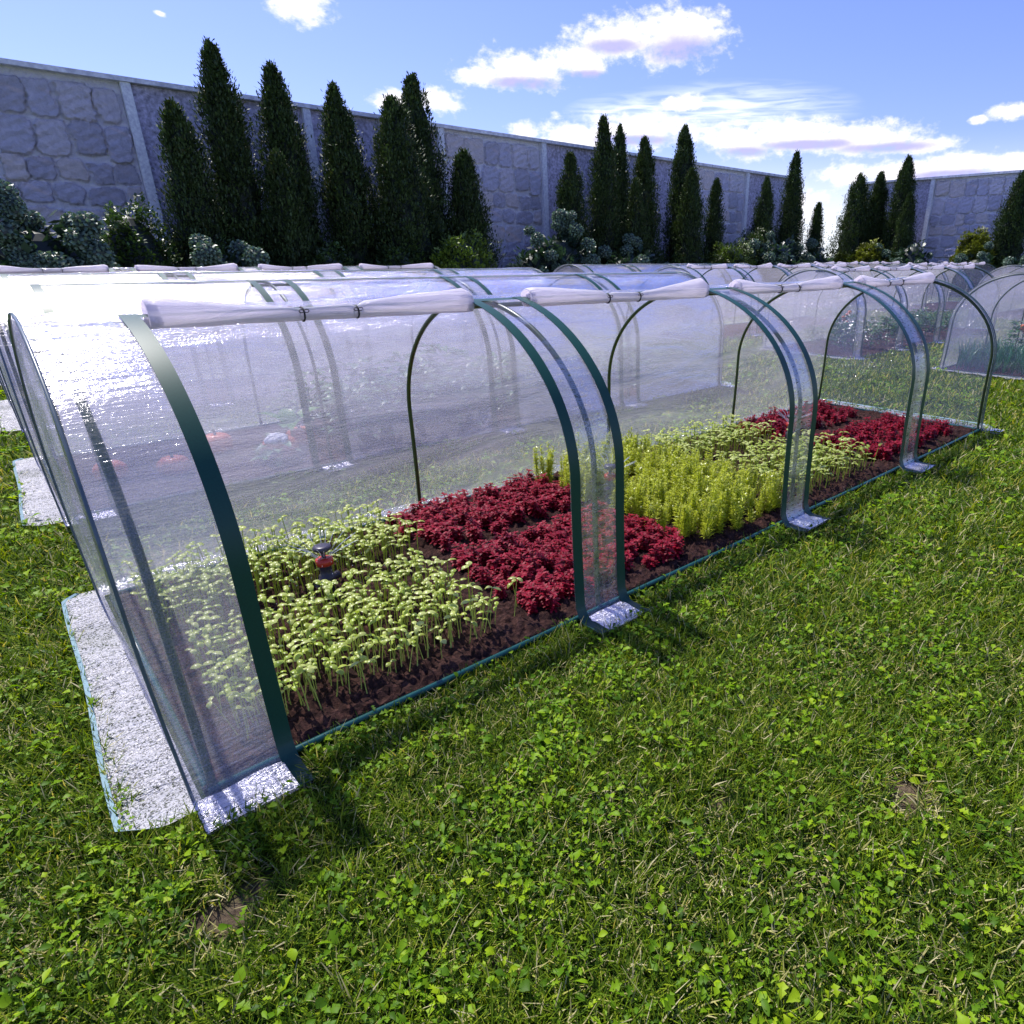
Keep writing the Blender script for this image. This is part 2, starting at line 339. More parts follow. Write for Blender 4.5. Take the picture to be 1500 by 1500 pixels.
def tunnel(c, r, label, closed):
    rt = empty('polytunnel', (c*PITCHX, r*PITCHY, 0)); tag(rt, label, 'greenhouse tunnel', 'arched polytunnels in rows on the lawn')
    near = (c == 0 and r <= 1)
    nx = 130 if near else 50
    sd = 11+r*5+c*17
    # arched hoops
    Y, Z = prof_full(.012)
    for x in (.020, 1, 2, 3, 3.978):
        def f():
            V, F = tube(np.stack([0*Y, Y, np.maximum(Z, .0)], 1), .0075, 8); return mesh('hoop', V, F, MAT['hoop'])
        o = link('hoop', pm('hoop', f), rt); o.location = (x, 0, 0)
    # ridge pole, base rails
    def f():
        V, F = tube([(.02, W/2, H-.028), (2, W/2, H-.030), (3.98, W/2, H-.028)], .007, 8); return mesh('ridge_pole', V, F, MAT['hoop'])
    link('ridge_pole', pm('ridge', f), rt)
    for y in (.006, W-.006):
        def f():
            x = np.linspace(.01, 3.99, 30); V, F = tube(np.stack([x, 0*x, .016+.0015*np.sin(x*7)], 1), .0075, 8); return mesh('base_rail', V, F, MAT['rail'])
        o = link('base_rail', pm('rail', f), rt); o.location = (0, y, 0)
    for x in (.012, 3.988):
        def f():
            V, F = tube([(0, .02, .016), (0, W-.02, .016)], .0075, 8); return mesh('end_rail', V, F, MAT['rail'])
        o = link('end_rail', pm('erail', f), rt); o.location = (x, 0, 0)
    # cover sheet over ridge and back
    V, F, uv = sheet(BACK, .0, 4.0, nx, .0, .0085 if near else .008, sd)
    # keep the ends tight on the hoops
    e = np.clip(np.minimum(V[:, 0], 4-V[:, 0])/.1, 0, 1)
    V0, _, _ = sheet(BACK, .0, 4.0, nx); V = bulge(V0+(V-V0)*e[:, None])
    build('cover_sheet', V, F, MAT['film'], rt, uv=uv)
    def f():
        V, F = ribbon((np.array([.418, .430, .445]), np.interp([.418, .430, .445], _y, _z)), .165, 3.965, .001); return mesh('door_header_tape', V, F, MAT['binding'])
    link('header_binding', pm('hdr', f), rt)
    for i, (a, b) in enumerate(STRIPS):
        V, F, uv = sheet(STRIP, a, b, 10 if i < 4 else 3, .0, .0012, sd+i)
        if i == 0: V = bulge(V)
        build('cover_strip', V, F, MAT['film_first' if i == 0 else 'film_front'], rt, uv=uv)
        tapes = [(b-BW, b)] if i == 0 else ([(a, a+.012)] if i == 4 else [(a, a+BW), (b-BW, b)])
        for ta, tb in tapes:
            def f():
                V, F = ribbon(STRIP, ta, tb, -.005 if ta == .019 else .003); V = bulge(V) if tb < .1 else V; V[:, 0] -= ta; return mesh('binding_tape', V, F, MAT['binding'])
            o = link('binding_tape', pm(('tape', round(tb-ta, 3), tb < .1), f), rt); o.location = (ta, 0, 0)
        # the crumpled tongue of film lying on the grass
        fy = np.linspace(-.104, -.012, 12); n2 = 16
        xx0, xx1 = (a-.018 if i == 0 else a+BW*.9), (b-BW*.9 if i < 4 else b+.08)
        X, YY = np.meshgrid(np.linspace(xx0, xx1, n2), fy, indexing='ij')
        ZZ = .020+.004*fnoise(X*7, YY*7, sd+i)
        build('skirt_flap', np.stack([X, YY, ZZ], -1).reshape(-1, 3), grid_faces(n2, 12), MAT['skirt'], rt, uv=np.stack([X, YY], -1).reshape(-1, 2))
    if closed:
        for i in range(4):
            a, b = STRIPS[i][1], STRIPS[i+1][0]
            V, F, uv = sheet((np.r_[-.004, _y[1:]], np.r_[.02, _z[1:]]), a, b, 34, -.002, .0028, sd+40+i)
            build('door_panel', V, F, MAT['film'], rt, uv=uv)
    else:
        for i in range(4):
            a, b = STRIPS[i][1], STRIPS[i+1][0]
            me, ties = pm(('roll', i), lambda: roll_mesh(a+.012, b+.005, i))
            o = link('rolled_door', me, rt)
            for tm in ties: link('tie', tm, o)
    # gables with their skirts
    for s, x in ((0, .0), (1, 4.0)):
        def f():
            Y, Z = prof_full(.003); n = len(Y); rows = []
            m = 24
            t = np.linspace(0, 1, m)
            half = (n+1)//2
            V = []; UV = []
            for k in range(half):
                y0, y1 = Y[k], Y[n-1-k]; z = Z[k]
                yy = y0+(y1-y0)*t; V.append(np.stack([.004*fnoise(yy*2, z*2+0*yy, 3)*np.sin(np.pi*t)*min(1, (H-z)*4), yy, 0*yy+max(z, .012)], 1)); UV.append(np.stack([yy, 0*yy+z], 1))
            V = np.concatenate(V); V = bulge(V) if s == 0 else V
            return mesh('gable', V, grid_faces(half, m), MAT['film_gable'], uv=np.concatenate(UV))
        o = link('gable_panel', pm('gable%d' % s, f), rt); o.location = (x+(.002 if s == 0 else -.002), 0, 0)
        def f():
            P_ = np.stack([0*Y, *prof_full(-.002)], 1); P_ = bulge(P_) if s == 0 else P_; V, F = tube(P_, .0030, 6); return mesh('seam', V, F, MAT['seam'])
        o = link('gable_seam', pm('seam%d' % s, f), rt); o.location = (x, 0, 0)
        def f():
            nu, nv = 18, 90
            u = np.linspace(0, 1, nu); v = np.linspace(0, 1, nv); U, Vv = np.meshgrid(u, v, indexing='ij')
            yy = -.035+(W+.095)*Vv
            wdt = (.118-.035*Vv)*np.minimum(1, np.minimum(.55+(Vv*14), .6+(1-Vv)*14))*(1+.03*np.sin(Vv*9))
            xx = -.004-wdt*U; zz = .018+.006*fnoise(xx*6, yy*5, 5)*(.3+U)+.006*U*0
            return mesh('end_skirt', np.stack([xx, yy, zz], -1).reshape(-1, 3), grid_faces(nu, nv), MAT['skirt'], uv=np.stack([xx, yy], -1).reshape(-1, 2))
        o = link('end_skirt', pm('endskirt', f), rt)
        if s: o.location = (4.0, 0, 0); o.scale = (-1, 1, 1)
        def f():
            v = np.linspace(0, 1, 60); yy = -.035+(W+.095)*v
            wdt = (.118-.035*v)*np.minimum(1, np.minimum(.55+(v*14), .6+(1-v)*14))*(1+.03*np.sin(v*9))
            mb = MB(); P = np.stack([-.004-wdt, yy, .020+0*v], 1); Q = P.copy(); Q[:, 0] -= .009; Q[:, 2] = .024
            mb.add(np.concatenate([P, Q]), [[i, i+1, 61+i, 60+i] for i in range(59)])
            return mesh('skirt_hem', np.concatenate(mb.V), mb.F, MAT['hem'])
        o = link('skirt_hem', pm('hem', f), rt)
        if s: o.location = (4.0, 0, 0); o.scale = (-1, 1, 1)
    # black membrane between soil and rail
    def f():
        x = np.linspace(.02, 3.98, 160); e = .026+.010*np.sin(x*6.3)+.006*np.sin(x*23+1)+.004*np.sin(x*51)
        V = np.concatenate([np.stack([x, 0*x+.008, 0*x+.012], 1), np.stack([x, e*.45, .021+.002*np.sin(x*17)], 1), np.stack([x, e*.8, .012+.003*np.sin(x*31)], 1)])
        n = 160; F = [[i, i+1, n+i+1, n+i] for i in range(n-1)]+[[n+i, n+i+1, 2*n+i+1, 2*n+i] for i in range(n-1)]
        return mesh('ground_membrane', V, F, MAT['membrane'])
    link('ground_membrane', pm('memb', f), rt)
    return rt
MAT['seam'] = simple('grey_seam', (.10, .13, .14), rough=.35)
MAT['hem'] = simple('teal_hem', (.24, .36, .40), rough=.3)
TL = {
 (0, 0): ('nearest clear polytunnel with rolled-up doors over red and pale green seedlings', False),
 (0, 1): ('closed polytunnel second from the camera in the left column, hazy leafy crops inside', True),
 (0, 2): ('closed shiny polytunnel third in the left column, just past the second closed one', True),
 (0, 3): ('farthest left polytunnel, white rolled doors lying along its top under the cypresses', False),
 (1, 0): ('open polytunnel cut by the right frame edge with leeks showing inside', False),
 (1, 1): ('middle-column polytunnel behind the nearest one, four small white door rolls on top', False),
 (1, 2): ('middle-column polytunnel with white door rolls, second from the hedge', False),
 (1, 3): ('closed polytunnel of the middle column nearest the flower bushes', True),
 (2, 1): ('distant right-hand polytunnel closest to the camera in its column', True),
 (2, 2): ('distant right-hand polytunnel with rolled doors between two others', False),
 (2, 3): ('most distant polytunnel at the far right by the bushes', False),
}
for (c, r), (lb, cl) in TL.items(): tunnel(c, r, lb, cl)

# soil beds (one heightfield sheet per tunnel)
def soil_sheet(c, r):
    near = (c, r) == (0, 0)
    nx, ny = (420, 110) if near else (90, 26)
    X, Y = np.meshgrid(np.linspace(.02, 3.98, nx), np.linspace(.012, W-.012, ny), indexing='ij')
    g = np.random.default_rng(c*10+r)
    Z = .012+.004*fnoise(X*5, Y*4, 3+r)
    if near:
        Z = Z+.0035*g.standard_normal(X.shape)
        n = g.standard_normal((nx//3+2, ny//3+2)); Z = Z+.0045*np.kron(n, np.ones((3, 3)))[:nx, :ny]
    edge = np.minimum(np.minimum(Y-.012, W-.012-Y), .05)/.05
    Z = np.maximum(Z+.008*edge, .004)
    o = build('soil', np.stack([X, Y, Z], -1).reshape(-1, 3), grid_faces(nx, ny), MAT['soil'])
    o.location = (c*PITCHX, r*PITCHY, 0); tag(o, kind='structure')
for k in TL: soil_sheet(*k)

# ------------------------------------------------------------------ ground
BARE = [(at_z(335, 1335), .058), (at_z(1328, 1165), .06), (at_z(595, 1270), .018), (at_z(60, 925), .03), (at_z(735, 1405), .02), (at_z(1050, 1178), .022)]
def bare(x, y):
    v = 0*x
    for p, rad in BARE: v = np.maximum(v, 1-np.hypot((x-p[0]), (y-p[1])*1.3)/(rad*1.5)+.25*np.sin(x*60)*np.sin(y*70))
    return np.clip(v*1.6, 0, 1)
xs = np.r_[-900, -200, -60, -15, -4, np.linspace(-1.2, 2.6, 150), 4, 7, 12, 22, 50, 150, 900]
ys = np.r_[-900, -200, -60, -15, -4, np.linspace(-1.6, 2.0, 150), 4, 7, 12, 22, 50, 150, 900]
X, Y = np.meshgrid(xs, ys, indexing='ij'); bb = bare(X, Y)
go = build('lawn_ground', np.stack([X, Y, 0*X-.004], -1).reshape(-1, 3), grid_faces(len(xs), len(ys)), MAT['ground'], colors=np.repeat(bb.reshape(-1, 1), 3, 1))
tag(go, kind='structure')

def in_tunnel(x, y, m=0.):
    v = np.zeros(x.shape, bool)
    for (c, r) in TL:
        u = x-c*PITCHX; w = y-r*PITCHY
        v |= (u > -.0-m) & (u < 4.0+m) & (w > -.0-m*.2) & (w < W+.02+m*.6)
        v |= (u > -.10) & (u < 0.01) & (w > -.03) & (w < W+.04)
        for a, b in STRIPS: v |= (w > -.09) & (w < 0) & (u > a-.01) & (u < b+.01)
    return v
def visible(x, y, mar=60):
    d = np.stack([x, y, 0*x], -1)-CAM; z = d@cF
    px = 750+PPX+FPX*(d@cR)/z; py = 750+PPY-FPX*(d@cU)/z
    return (z > .1) & (px > -mar) & (px < 1500+mar) & (py < 1500+mar+60), px, py
def scatter(n, dens_r, rmax):
    """ground points round the camera, dense to dens_r then thinning with distance squared"""
    g = rng
    # radial pdf: r in [.2, dens_r] ~ r ; beyond ~ 1/r
    A1 = dens_r**2/2; A2 = dens_r**2*math.log(rmax/dens_r)
    u = g.random(n); k = u < A1/(A1+A2)
    r = np.where(k, dens_r*np.sqrt(g.random(n)), dens_r*(rmax/dens_r)**g.random(n))
    a = g.uniform(YAW-R(62), YAW+R(48), n)
    return CX+r*np.sin(a), CY+r*np.cos(a), r
PAL = np.array([(.016, .040, .003), (.040, .088, .004), (.084, .152, .006), (.152, .24, .009), (.28, .35, .018), (.44, .40, .14), (.62, .56, .34)])
def make_grass(n):
    x, y, r = scatter(n, 1.25, 30)
    v, px, py = visible(x, y); ok = v & ~in_tunnel(x, y)
    ok &= rng.random(n) > bare(x, y)*.97
    x, y, r = x[ok], y[ok], r[ok]; n = len(x)
    g = rng
    patch = fnoise(x*3.1, y*1.3, 77)+.7*fnoise(x*9, y*4, 78)
    sz = np.clip(r/1.25, 1, 9)
    ln = g.uniform(.022, .05, n)*(1+.13*(sz-1))*np.clip(1+.25*patch, .6, 1.5)
    wd = g.uniform(.0009, .0019, n)*sz**.72
    az = g.uniform(0, 2*np.pi, n); tilt = np.clip(g.normal(.75, .35, n), .05, 1.45)
    dx, dy = np.cos(az), np.sin(az)
    bend = g.uniform(.1, .8, n)
    P = []
    lev = [0, .5, 1.]
    for t in lev:
        a = tilt+bend*t
        hx = ln*t*np.sin(tilt+bend*t*.5); hz = ln*t*np.cos(np.minimum(tilt+bend*t*.5, 1.5))
        wv = wd*(1-.82*t**1.5)
        cx_, cy_, cz = x+dx*hx, y+dy*hx, hz-.003
        tw = g.normal(0, .5, n)
        sx, sy = -dy*wv, dx*wv
        P.append(np.stack([cx_-sx, cy_-sy, cz-wv*tw], -1)); P.append(np.stack([cx_+sx, cy_+sy, cz+wv*tw], -1))
    V = np.stack(P, 1).reshape(-1, 3)
    b = np.arange(n)[:, None]*6
    F = np.concatenate([b+np.array([[0, 1, 3, 2]]), b+np.array([[2, 3, 5, 4]])])
    q = np.clip(g.normal(2.0, 1.15, n)+.45*patch, 0, 4.4)
    straw = g.random(n) < np.clip(.10+.13*np.clip(-patch, 0, 1.5)+.5*bare(x, y), 0, .7)
    q = np.where(straw, g.uniform(4.6, 6, n), q)
    i0 = np.floor(q).astype(int); f = (q-i0)[:, None]; c = PAL[i0]*(1-f)+PAL[np.minimum(i0+1, 6)]*f
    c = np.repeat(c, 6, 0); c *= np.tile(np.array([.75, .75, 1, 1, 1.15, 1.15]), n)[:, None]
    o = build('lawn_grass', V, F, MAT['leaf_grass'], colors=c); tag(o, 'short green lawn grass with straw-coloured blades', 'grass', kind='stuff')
make_grass(640000)
def make_weeds(n):
    x, y, r = scatter(n, 1.3, 16)
    g = rng
    patch = fnoise(x*2.3+5, y*1.1, 91)+.8*fnoise(x*7, y*3, 92)
    ok = g.random(n) < np.clip(.42+.40*patch, .06, 1)*(1-bare(x, y))
    x, y, r, patch = x[ok], y[ok], r[ok], patch[ok]; n = len(x)
    k = 5; big = g.uniform(.7, 1.5, n); az0 = g.uniform(0, 6.28, n); tone = g.normal(0, .6, n)
    x, y, r, patch, big, az0, tone = [np.repeat(q, k) for q in (x, y, r, patch, big, az0, tone)]
    azr = az0+np.tile(np.arange(k)*2*np.pi/k, n)+g.normal(0, .45, n*k)
    sp = np.clip(r/1.4, 1, 5)**.5*.006*big; x = x+np.cos(azr)*sp*g.uniform(0, 2, n*k); y = y+np.sin(azr)*sp*g.uniform(0, 2, n*k)
    v, px, py = visible(x, y); ok = v & ~in_tunnel(x, y, .012) & (g.random(n*k) < .8)
    x, y, r, patch, big, azr, tone = [q[ok] for q in (x, y, r, patch, big, azr, tone)]; n = len(x)
    # template leaves: outline strips (half-width along length), lobed and plain
    T = []
    t = np.linspace(0, 1, 7)
    T.append(np.array([.10, .55, .9, 1., .85, .5, .04]))           # oval
    T.append(np.array([.10, .30, .95, .30, 1., .38, .05]))          # lobed, dandelion-like
    T.append(np.array([.08, .3, .5, .9, 1., .8, .1]))              # spoon
    T = np.array(T)
    kind = np.array([0, 1, 1, 1, 2])[g.integers(0, 5, n)]; hw = T[kind]                        # n,7
    sz = np.clip(r/1.4, 1, 5)
    ln = g.uniform(.0075, .016, n)*sz**.55; ln = ln*big
    w = ln*g.uniform(.20, .38, n)
    az = azr; el = g.uniform(-.15, .75, n); curl = g.uniform(.2, 1.0, n)
    z0 = g.uniform(.010, .030, n)*(1+.1*(sz-1))
    dx, dy = np.cos(az), np.sin(az)
    roll = g.normal(0, .35, n)
    P = []
    for k in range(7):
        tt = t[k]; a = el-curl*tt
        h = ln*tt*np.cos(a*.5+el*.5); z = z0+ln*tt*np.sin((el+a)*.5)
        jit = 1+g.normal(0, .12, n)
        for s in (-1, 0, 1):
            ww = w*hw[:, k]*s*jit
            P.append(np.stack([x+dx*h-dy*ww, y+dy*h+dx*ww, z+abs(s)*w*hw[:, k]*.35+ww*roll], -1))
    V = np.stack(P, 1).reshape(-1, 3)
    b = np.arange(n)[:, None]*21; F = []
    for k in range(6):
        for s in (0, 1): F.append(b+np.array([[k*3+s, k*3+s+1, k*3+s+4, k*3+s+3]]))
    F = np.concatenate(F)
    A = np.array([(.04, .10, .004), (.10, .22, .005), (.22, .38, .007), (.36, .50, .012)])
    q = np.clip(g.normal(1.4, .45, n)+tone+.3*patch, 0, 2.99); i0 = q.astype(int); f = (q-i0)[:, None]; c = A[i0]*(1-f)+A[i0+1]*f
    c = np.repeat(c, 21, 0)
    o = build('lawn_weeds', V, F, MAT['leaf_weed'], colors=c); tag(o, 'bright green clover and dandelion leaves scattered through the lawn', 'weeds', kind='stuff')
make_weeds(27000)

# ------------------------------------------------------------------ bed plants
def leaf_strip(ln, w, hw, el0, curl, az, base, fold=.3, roll=0.):
    """one curved leaf: returns V (k*3), F"""
    k = len(hw); P = []
    p = np.array(base, float); a = el0; st = ln/(k-1)
    d = np.array([math.cos(az), math.sin(az)])
    for i in range(k):
        for s in (-1, 0, 1):
            ww = w*hw[i]*s
            P.append((p[0]-d[1]*ww, p[1]+d[0]*ww, p[2]+abs(ww)*fold+ww*roll))
        p = p+np.array([d[0]*math.cos(a), d[1]*math.cos(a), math.sin(a)])*st; a -= curl/(k-1)
    F = []
    for i in range(k-1):
        for s in (0, 1): F.append([i*3+s, i*3+s+1, i*3+s+4, i*3+s+3])
    return np.array(P), F
OV = [.12, .7, 1., .9, .55, .05]
def seedling_geo(rs):
    h = rs.uniform(.066, .118); lean = rs.uniform(-.012, .012, 2)
    t = np.linspace(0, 1, 5); P = np.stack([lean[0]*t**2, lean[1]*t**2, h*t-.006], 1)
    SV, SF = tube(P, np.linspace(.0014, .0010, 5), 5)
    az = rs.uniform(0, 2*np.pi); top = P[-1]; lv = []
    for k in (0, 1):
        lv.append(leaf_strip(rs.uniform(.022, .030), rs.uniform(.0054, .0076), OV, rs.uniform(.35, .9), rs.uniform(1.7, 2.5), az+k*np.pi+rs.uniform(-.4, .4), top, -.45))
    return (SV, SF), lv
SC = np.array([(.52, .60, .10), (.64, .70, .20), (.42, .53, .07)])
variants = []
for i in range(14):
    rs = np.random.default_rng(100+i); (SV, SF), lv = seedling_geo(rs)
    c = SC[i % 3]*rs.uniform(.85, 1.1)
    variants.append((mesh('stem', SV, SF, MAT['stem']), [mesh('leaf', V, F, MAT['seed_leaf'], colors=np.tile(c*rs.uniform(.9, 1.15), (len(V), 1))) for V, F in lv], (SV, SF), lv, c))
def spots(x0, x1, y0, y1, d, jit=.62, keep=lambda x, y: True):
    o = []
    for x in np.arange(x0, x1, d):
        for y in np.arange(y0, y1, d):
            px, py = x+rng.uniform(-jit, jit)*d, y+rng.uniform(-jit, jit)*d
            if keep(px, py): o.append((px, py))
    return o
SPR = [(.475, .60), (1.60, .60), (2.88, .58)]
def clear(x, y): return all(math.hypot(x-a, y-b) > (.05 if y > b else .085) for a, b in SPR)
hole = lambda x, y: clear(x, y) and (abs(y-.58) > .055) and fnoise(np.array(x*4), np.array(y*3), 5) > -.95
A = spots(.10, .74, .11, .54, .0238, keep=hole)+spots(.07, .80, .64, .98, .0238, keep=hole)
A += [(.80, .14), (.83, .17), (.70, .10), (.35, .08)]
Dd = spots(2.12, 2.84, .10, .54, .026, keep=hole)+spots(2.10, 2.84, .62, .98, .026, keep=hole)
dist = [math.hypot(x-CX, y-CY) for x, y in A]; order = np.argsort(dist)
ind = [A[i] for i in order[:300]]; rest = [A[i] for i in order[300:]]+Dd
for i, (x, y) in enumerate(ind):
    sm, lms, _, _, _ = variants[i % 14]
    e = empty('seedling', (x, y, .014), rng.uniform(0, 6.28)); s = rng.uniform(.75, 1.22); e.scale = (s, s, s*rng.uniform(.85, 1.12)); e.rotation_euler = (rng.normal(0, .09), rng.normal(0, .09), rng.uniform(0, 6.28))
    tag(e, 'pale green two-leaved seedling on a thin stem in the crowded left-hand bed', 'seedling', 'pale seedlings in the left-hand bed')
    link('stem', sm, e)
    for lm in lms: link('leaf', lm, e)
def merged(items, fn):
    VV = []; FF = []; CC = []; n = 0
    for it in items:
        for V, F, c in fn(it):
            VV.append(V); FF += [[j+n for j in f] for f in F]; n += len(V); CC.append(np.tile(c, (len(V), 1)))
    return np.concatenate(VV), FF, np.concatenate(CC)
def fn(p):
    v = variants[rng.integers(14)]; a = rng.uniform(0, 6.28); s = rng.uniform(.78, 1.25); ca, sa = math.cos(a)*s, math.sin(a)*s
    Rm = np.array([[ca, -sa, 0], [sa, ca, 0], [0, 0, s]]); off = np.array([p[0], p[1], .014])
    o = [(v[2][0]@Rm.T+off, v[2][1], (.50, .56, .09))]
    for V, F in v[3]: o.append((V@Rm.T+off, F, v[4]))
    return o
V, F, C = merged(rest, fn)
tag(build('seedling_bed', V, F, MAT['seed_leaf'], colors=C), 'dense mass of pale green seedlings at the back of the left bed and in the third bed', 'seedlings', kind='stuff')

# crimson plants
def red_geo(rs):
    Vs = []; Fs = []; Cs = []; n = 0
    def add(V, F, c):
        nonlocal n
        Vs.append(V); Fs.extend([[j+n for j in f] for f in F]); Cs.append(np.tile(c, (len(V), 1))); n += len(V)
    for k in range(rs.integers(4, 7)):
        a = rs.uniform(0, 6.28); rr = rs.uniform(0, .020); h = rs.uniform(.025, .058)
        bx, by = rr*math.cos(a), rr*math.sin(a); V, F = tube([(bx*.3, by*.3, -.005), (bx, by, h)], .0011, 4); add(V, F, (.10, .02, .02))
        for lay in range(3):
            z = h*(1-.28*lay)
            for j in range(6):
                az = j*1.047+lay*.5+rs.uniform(-.3, .3)
                hw = [.15, .8, .45, 1., .5, .7, .05]
                V, F = leaf_strip(rs.uniform(.011, .017)*(1+.15*lay), .0044, hw, rs.uniform(.2, .9)-.2*lay, rs.uniform(.4, 1.3), az, (bx, by, z), rs.uniform(-.3, .5))
                add(V, F, np.array((.33, .005, .024))*rs.uniform(.6, 1.25))
    return np.concatenate(Vs), Fs, np.concatenate(Cs)
reds = [mesh('plant', *red_geo(np.random.default_rng(i))[:2], MAT['red_leaf'], colors=red_geo(np.random.default_rng(i))[2]) for i in range(6)]
rk = lambda x, y: clear(x, y) and fnoise(np.array(x*5), np.array(y*4), 15) > -.75
def redbed(pts, label, group):
    for x, y in pts:
        o = link('crimson_plant', reds[rng.integers(6)], None, (x, y, .014)); s = rng.uniform(.9, 1.38); o.scale = (s, s, s*rng.uniform(.72, .98)); o.rotation_euler = (0, 0, rng.uniform(0, 6.28))
        tag(o, label, 'plant', group)
r1 = spots(.85, 1.51, .11, .54, .042, keep=rk)
r2 = spots(.86, 1.51, .67, 1.01, .045, keep=rk)
r3 = spots(2.96, 3.82, .11, .50, .050, keep=rk)
r4 = spots(2.93, 3.82, .66, 1.0, .050, keep=rk)
redbed(r1, 'low frilly crimson plant in the front half of the second bed', 'crimson plants, front of the second bed')
redbed(r2, 'low frilly crimson plant in the rear half of the second bed', 'crimson plants, rear of the second bed')
_all = sorted(r3+r4, key=lambda p: math.hypot(p[0]-CX, p[1]-CY)); _n = max(0, 298-len(r1)-len(r2)); _keep = set(_all[:_n]); r3k = [p for p in r3 if p in _keep]; r4k = [p for p in r4 if p in _keep]; _rest = _all[_n:]
def rfn(p):
    V, F, C = red_src[rng.integers(6)]; a = rng.uniform(0, 6.28); s = rng.uniform(.7, 1.32); ca, sa = math.cos(a)*s, math.sin(a)*s
    return [(V@np.array([[ca, -sa, 0], [sa, ca, 0], [0, 0, s]]).T+np.array([p[0], p[1], .014]), F, C)]
red_src = [red_geo(np.random.default_rng(i)) for i in range(6)]
VV = []; FF = []; CC = []; n = 0
for p in _rest:
    (V, F, C), = rfn(p); VV.append(V); FF += [[j+n for j in f] for f in F]; CC.append(C); n += len(V)
tag(build('crimson_bed', np.concatenate(VV), FF, MAT['red_leaf'], colors=np.concatenate(CC)), 'mass of small crimson plants filling the far end of the nearest tunnel', 'plants', kind='stuff')
r3, r4 = r3k, r4k
redbed(r3, 'low frilly crimson plant in the front half of the last bed', 'crimson plants, front of the last bed')
redbed(r4, 'low frilly crimson plant in the rear half of the last bed', 'crimson plants, rear of the last bed')
print('reds', len(r1), len(r2), len(r3), len(r4), 'seed', len(A), len(Dd))

# feathery yellow-green plants
def feather_geo(rs):
    Vs = []; Fs = []; Cs = []; n = 0
    for k in range(3):
        h = rs.uniform(.12, .17); b = rs.uniform(-.010, .010, 2); le = rs.uniform(-.02, .02, 2)
        t = np.linspace(0, 1, 5); P = np.stack([b[0]+le[0]*t, b[1]+le[1]*t, h*t-.006], 1)
        V, F = tube(P, np.linspace(.0014, .0006, 5), 4); Vs.append(V); Fs += [[j+n for j in f] for f in F]; n += len(V); Cs.append(np.tile((.30, .34, .03), (len(V), 1)))
        m = 110; tt = rs.uniform(.08, 1, m)**.85
        for q in tt:
            az = rs.uniform(0, 6.28); el = rs.uniform(-.1, .85); ln = rs.uniform(.015, .030)*(1.1-.5*q)
            p = P[0]+(P[-1]-P[0])*q; d = np.array([math.cos(az)*math.cos(el), math.sin(az)*math.cos(el), math.sin(el)]); s = np.array([-math.sin(az), math.cos(az), rs.uniform(-.5, .5)])*.0016
            mid = p+d*ln*.55+np.array([0, 0, .0015]); e = p+d*ln
            V = np.array([p-s*.6, p+s*.6, mid+s, mid-s, e]); Vs.append(V); Fs += [[n, n+1, n+2, n+3], [n+3, n+2, n+4]]; n += 5
            Cs.append(np.tile(np.array((.66, .70, .06))*rs.uniform(.65, 1.2), (5, 1)))
    return np.concatenate(Vs), Fs, np.concatenate(Cs)
fe = []
for i in range(6):
    V, F, C = feather_geo(np.random.default_rng(50+i)); fe.append(mesh('plant', V, F, MAT['seed_leaf'], colors=C))
fk = lambda x, y: math.hypot(x-1.60, y-.60) > .07 and (x > 1.52+.0*y)
pts = spots(1.54, 2.09, .10, 1.02, .044, keep=fk)
print('feather', len(pts))
for x, y in pts:
    o = link('feathery_plant', fe[rng.integers(6)], None, (x, y, .014)); s = rng.uniform(.68, 1.15); o.scale = (s, s, s*rng.uniform(.9, 1.1)); o.rotation_euler = (0, 0, rng.uniform(0, 6.28))
    tag(o, 'upright feathery yellow-green plant in the bed between crimson plants and pale seedlings', 'plant', 'feathery yellow-green plants in the nearest tunnel')

# crops in the other tunnels (seen through hazy film)
def bushy_geo(rs, h, w, nl, ll, c0, c1=None, up=.5):
    Vs = []; Fs = []; Cs = []; n = 0
    V, F = tube([(0, 0, -.01), (0, .004, h*.5), (0, 0, h*.85)], [.006, .004, .002], 5); Vs.append(V); Fs += F; n += len(V); Cs.append(np.tile(c0, (len(V), 1)))
    for k in range(nl):
        z = h*rs.uniform(.15, 1); rr = w*.5*math.sqrt(rs.uniform(0, 1))*(1.1-.5*z/h); a = rs.uniform(0, 6.28)
        V, F = leaf_strip(ll*rs.uniform(.6, 1.2), ll*.26, [.1, .7, 1, .8, .5, .05], rs.uniform(-.2, 1.)*up+.2, rs.uniform(.5, 1.5), a+rs.uniform(-.6, .6), (rr*math.cos(a), rr*math.sin(a), z), .3)
        Vs.append(V); Fs += [[j+n for j in f] for f in F]; n += len(V); Cs.append(np.tile(np.array(c0)*rs.uniform(.6, 1.3), (len(V), 1)))
    return np.concatenate(Vs), Fs, np.concatenate(Cs)
cr = []
for i in range(4):
    V, F, C = bushy_geo(np.random.default_rng(300+i), .34, .30, 130, .085, (.05, .16, .03)); cr.append(mesh('foliage', V, F, MAT['bush'], colors=C))
MAT['orange'] = simple('orange_skin', (.75, .17, .03), rough=.35, noise=.15, nscale=12)
MAT['red_fruit'] = simple('red_skin', (.6, .05, .02), rough=.25)
def pumpkin_me():
    n, k = 14, 40; th = np.linspace(0, np.pi, n); ph = np.arange(k)*2*np.pi/k
    V = []
    for t_ in th:
        rr = .085*np.sin(t_)*(1-.10*np.abs(np.cos(ph*4.5))**.7)+.0008
        V.append(np.stack([rr*np.cos(ph), rr*np.sin(ph), .062+np.full(k, .062*np.cos(t_)*(1-.25*math.exp(-(t_/.4)**2)-.2*math.exp(-((np.pi-t_)/.4)**2)))], 1))
    return mesh('rind', np.concatenate(V), grid_faces(n, k, True), MAT['orange'])
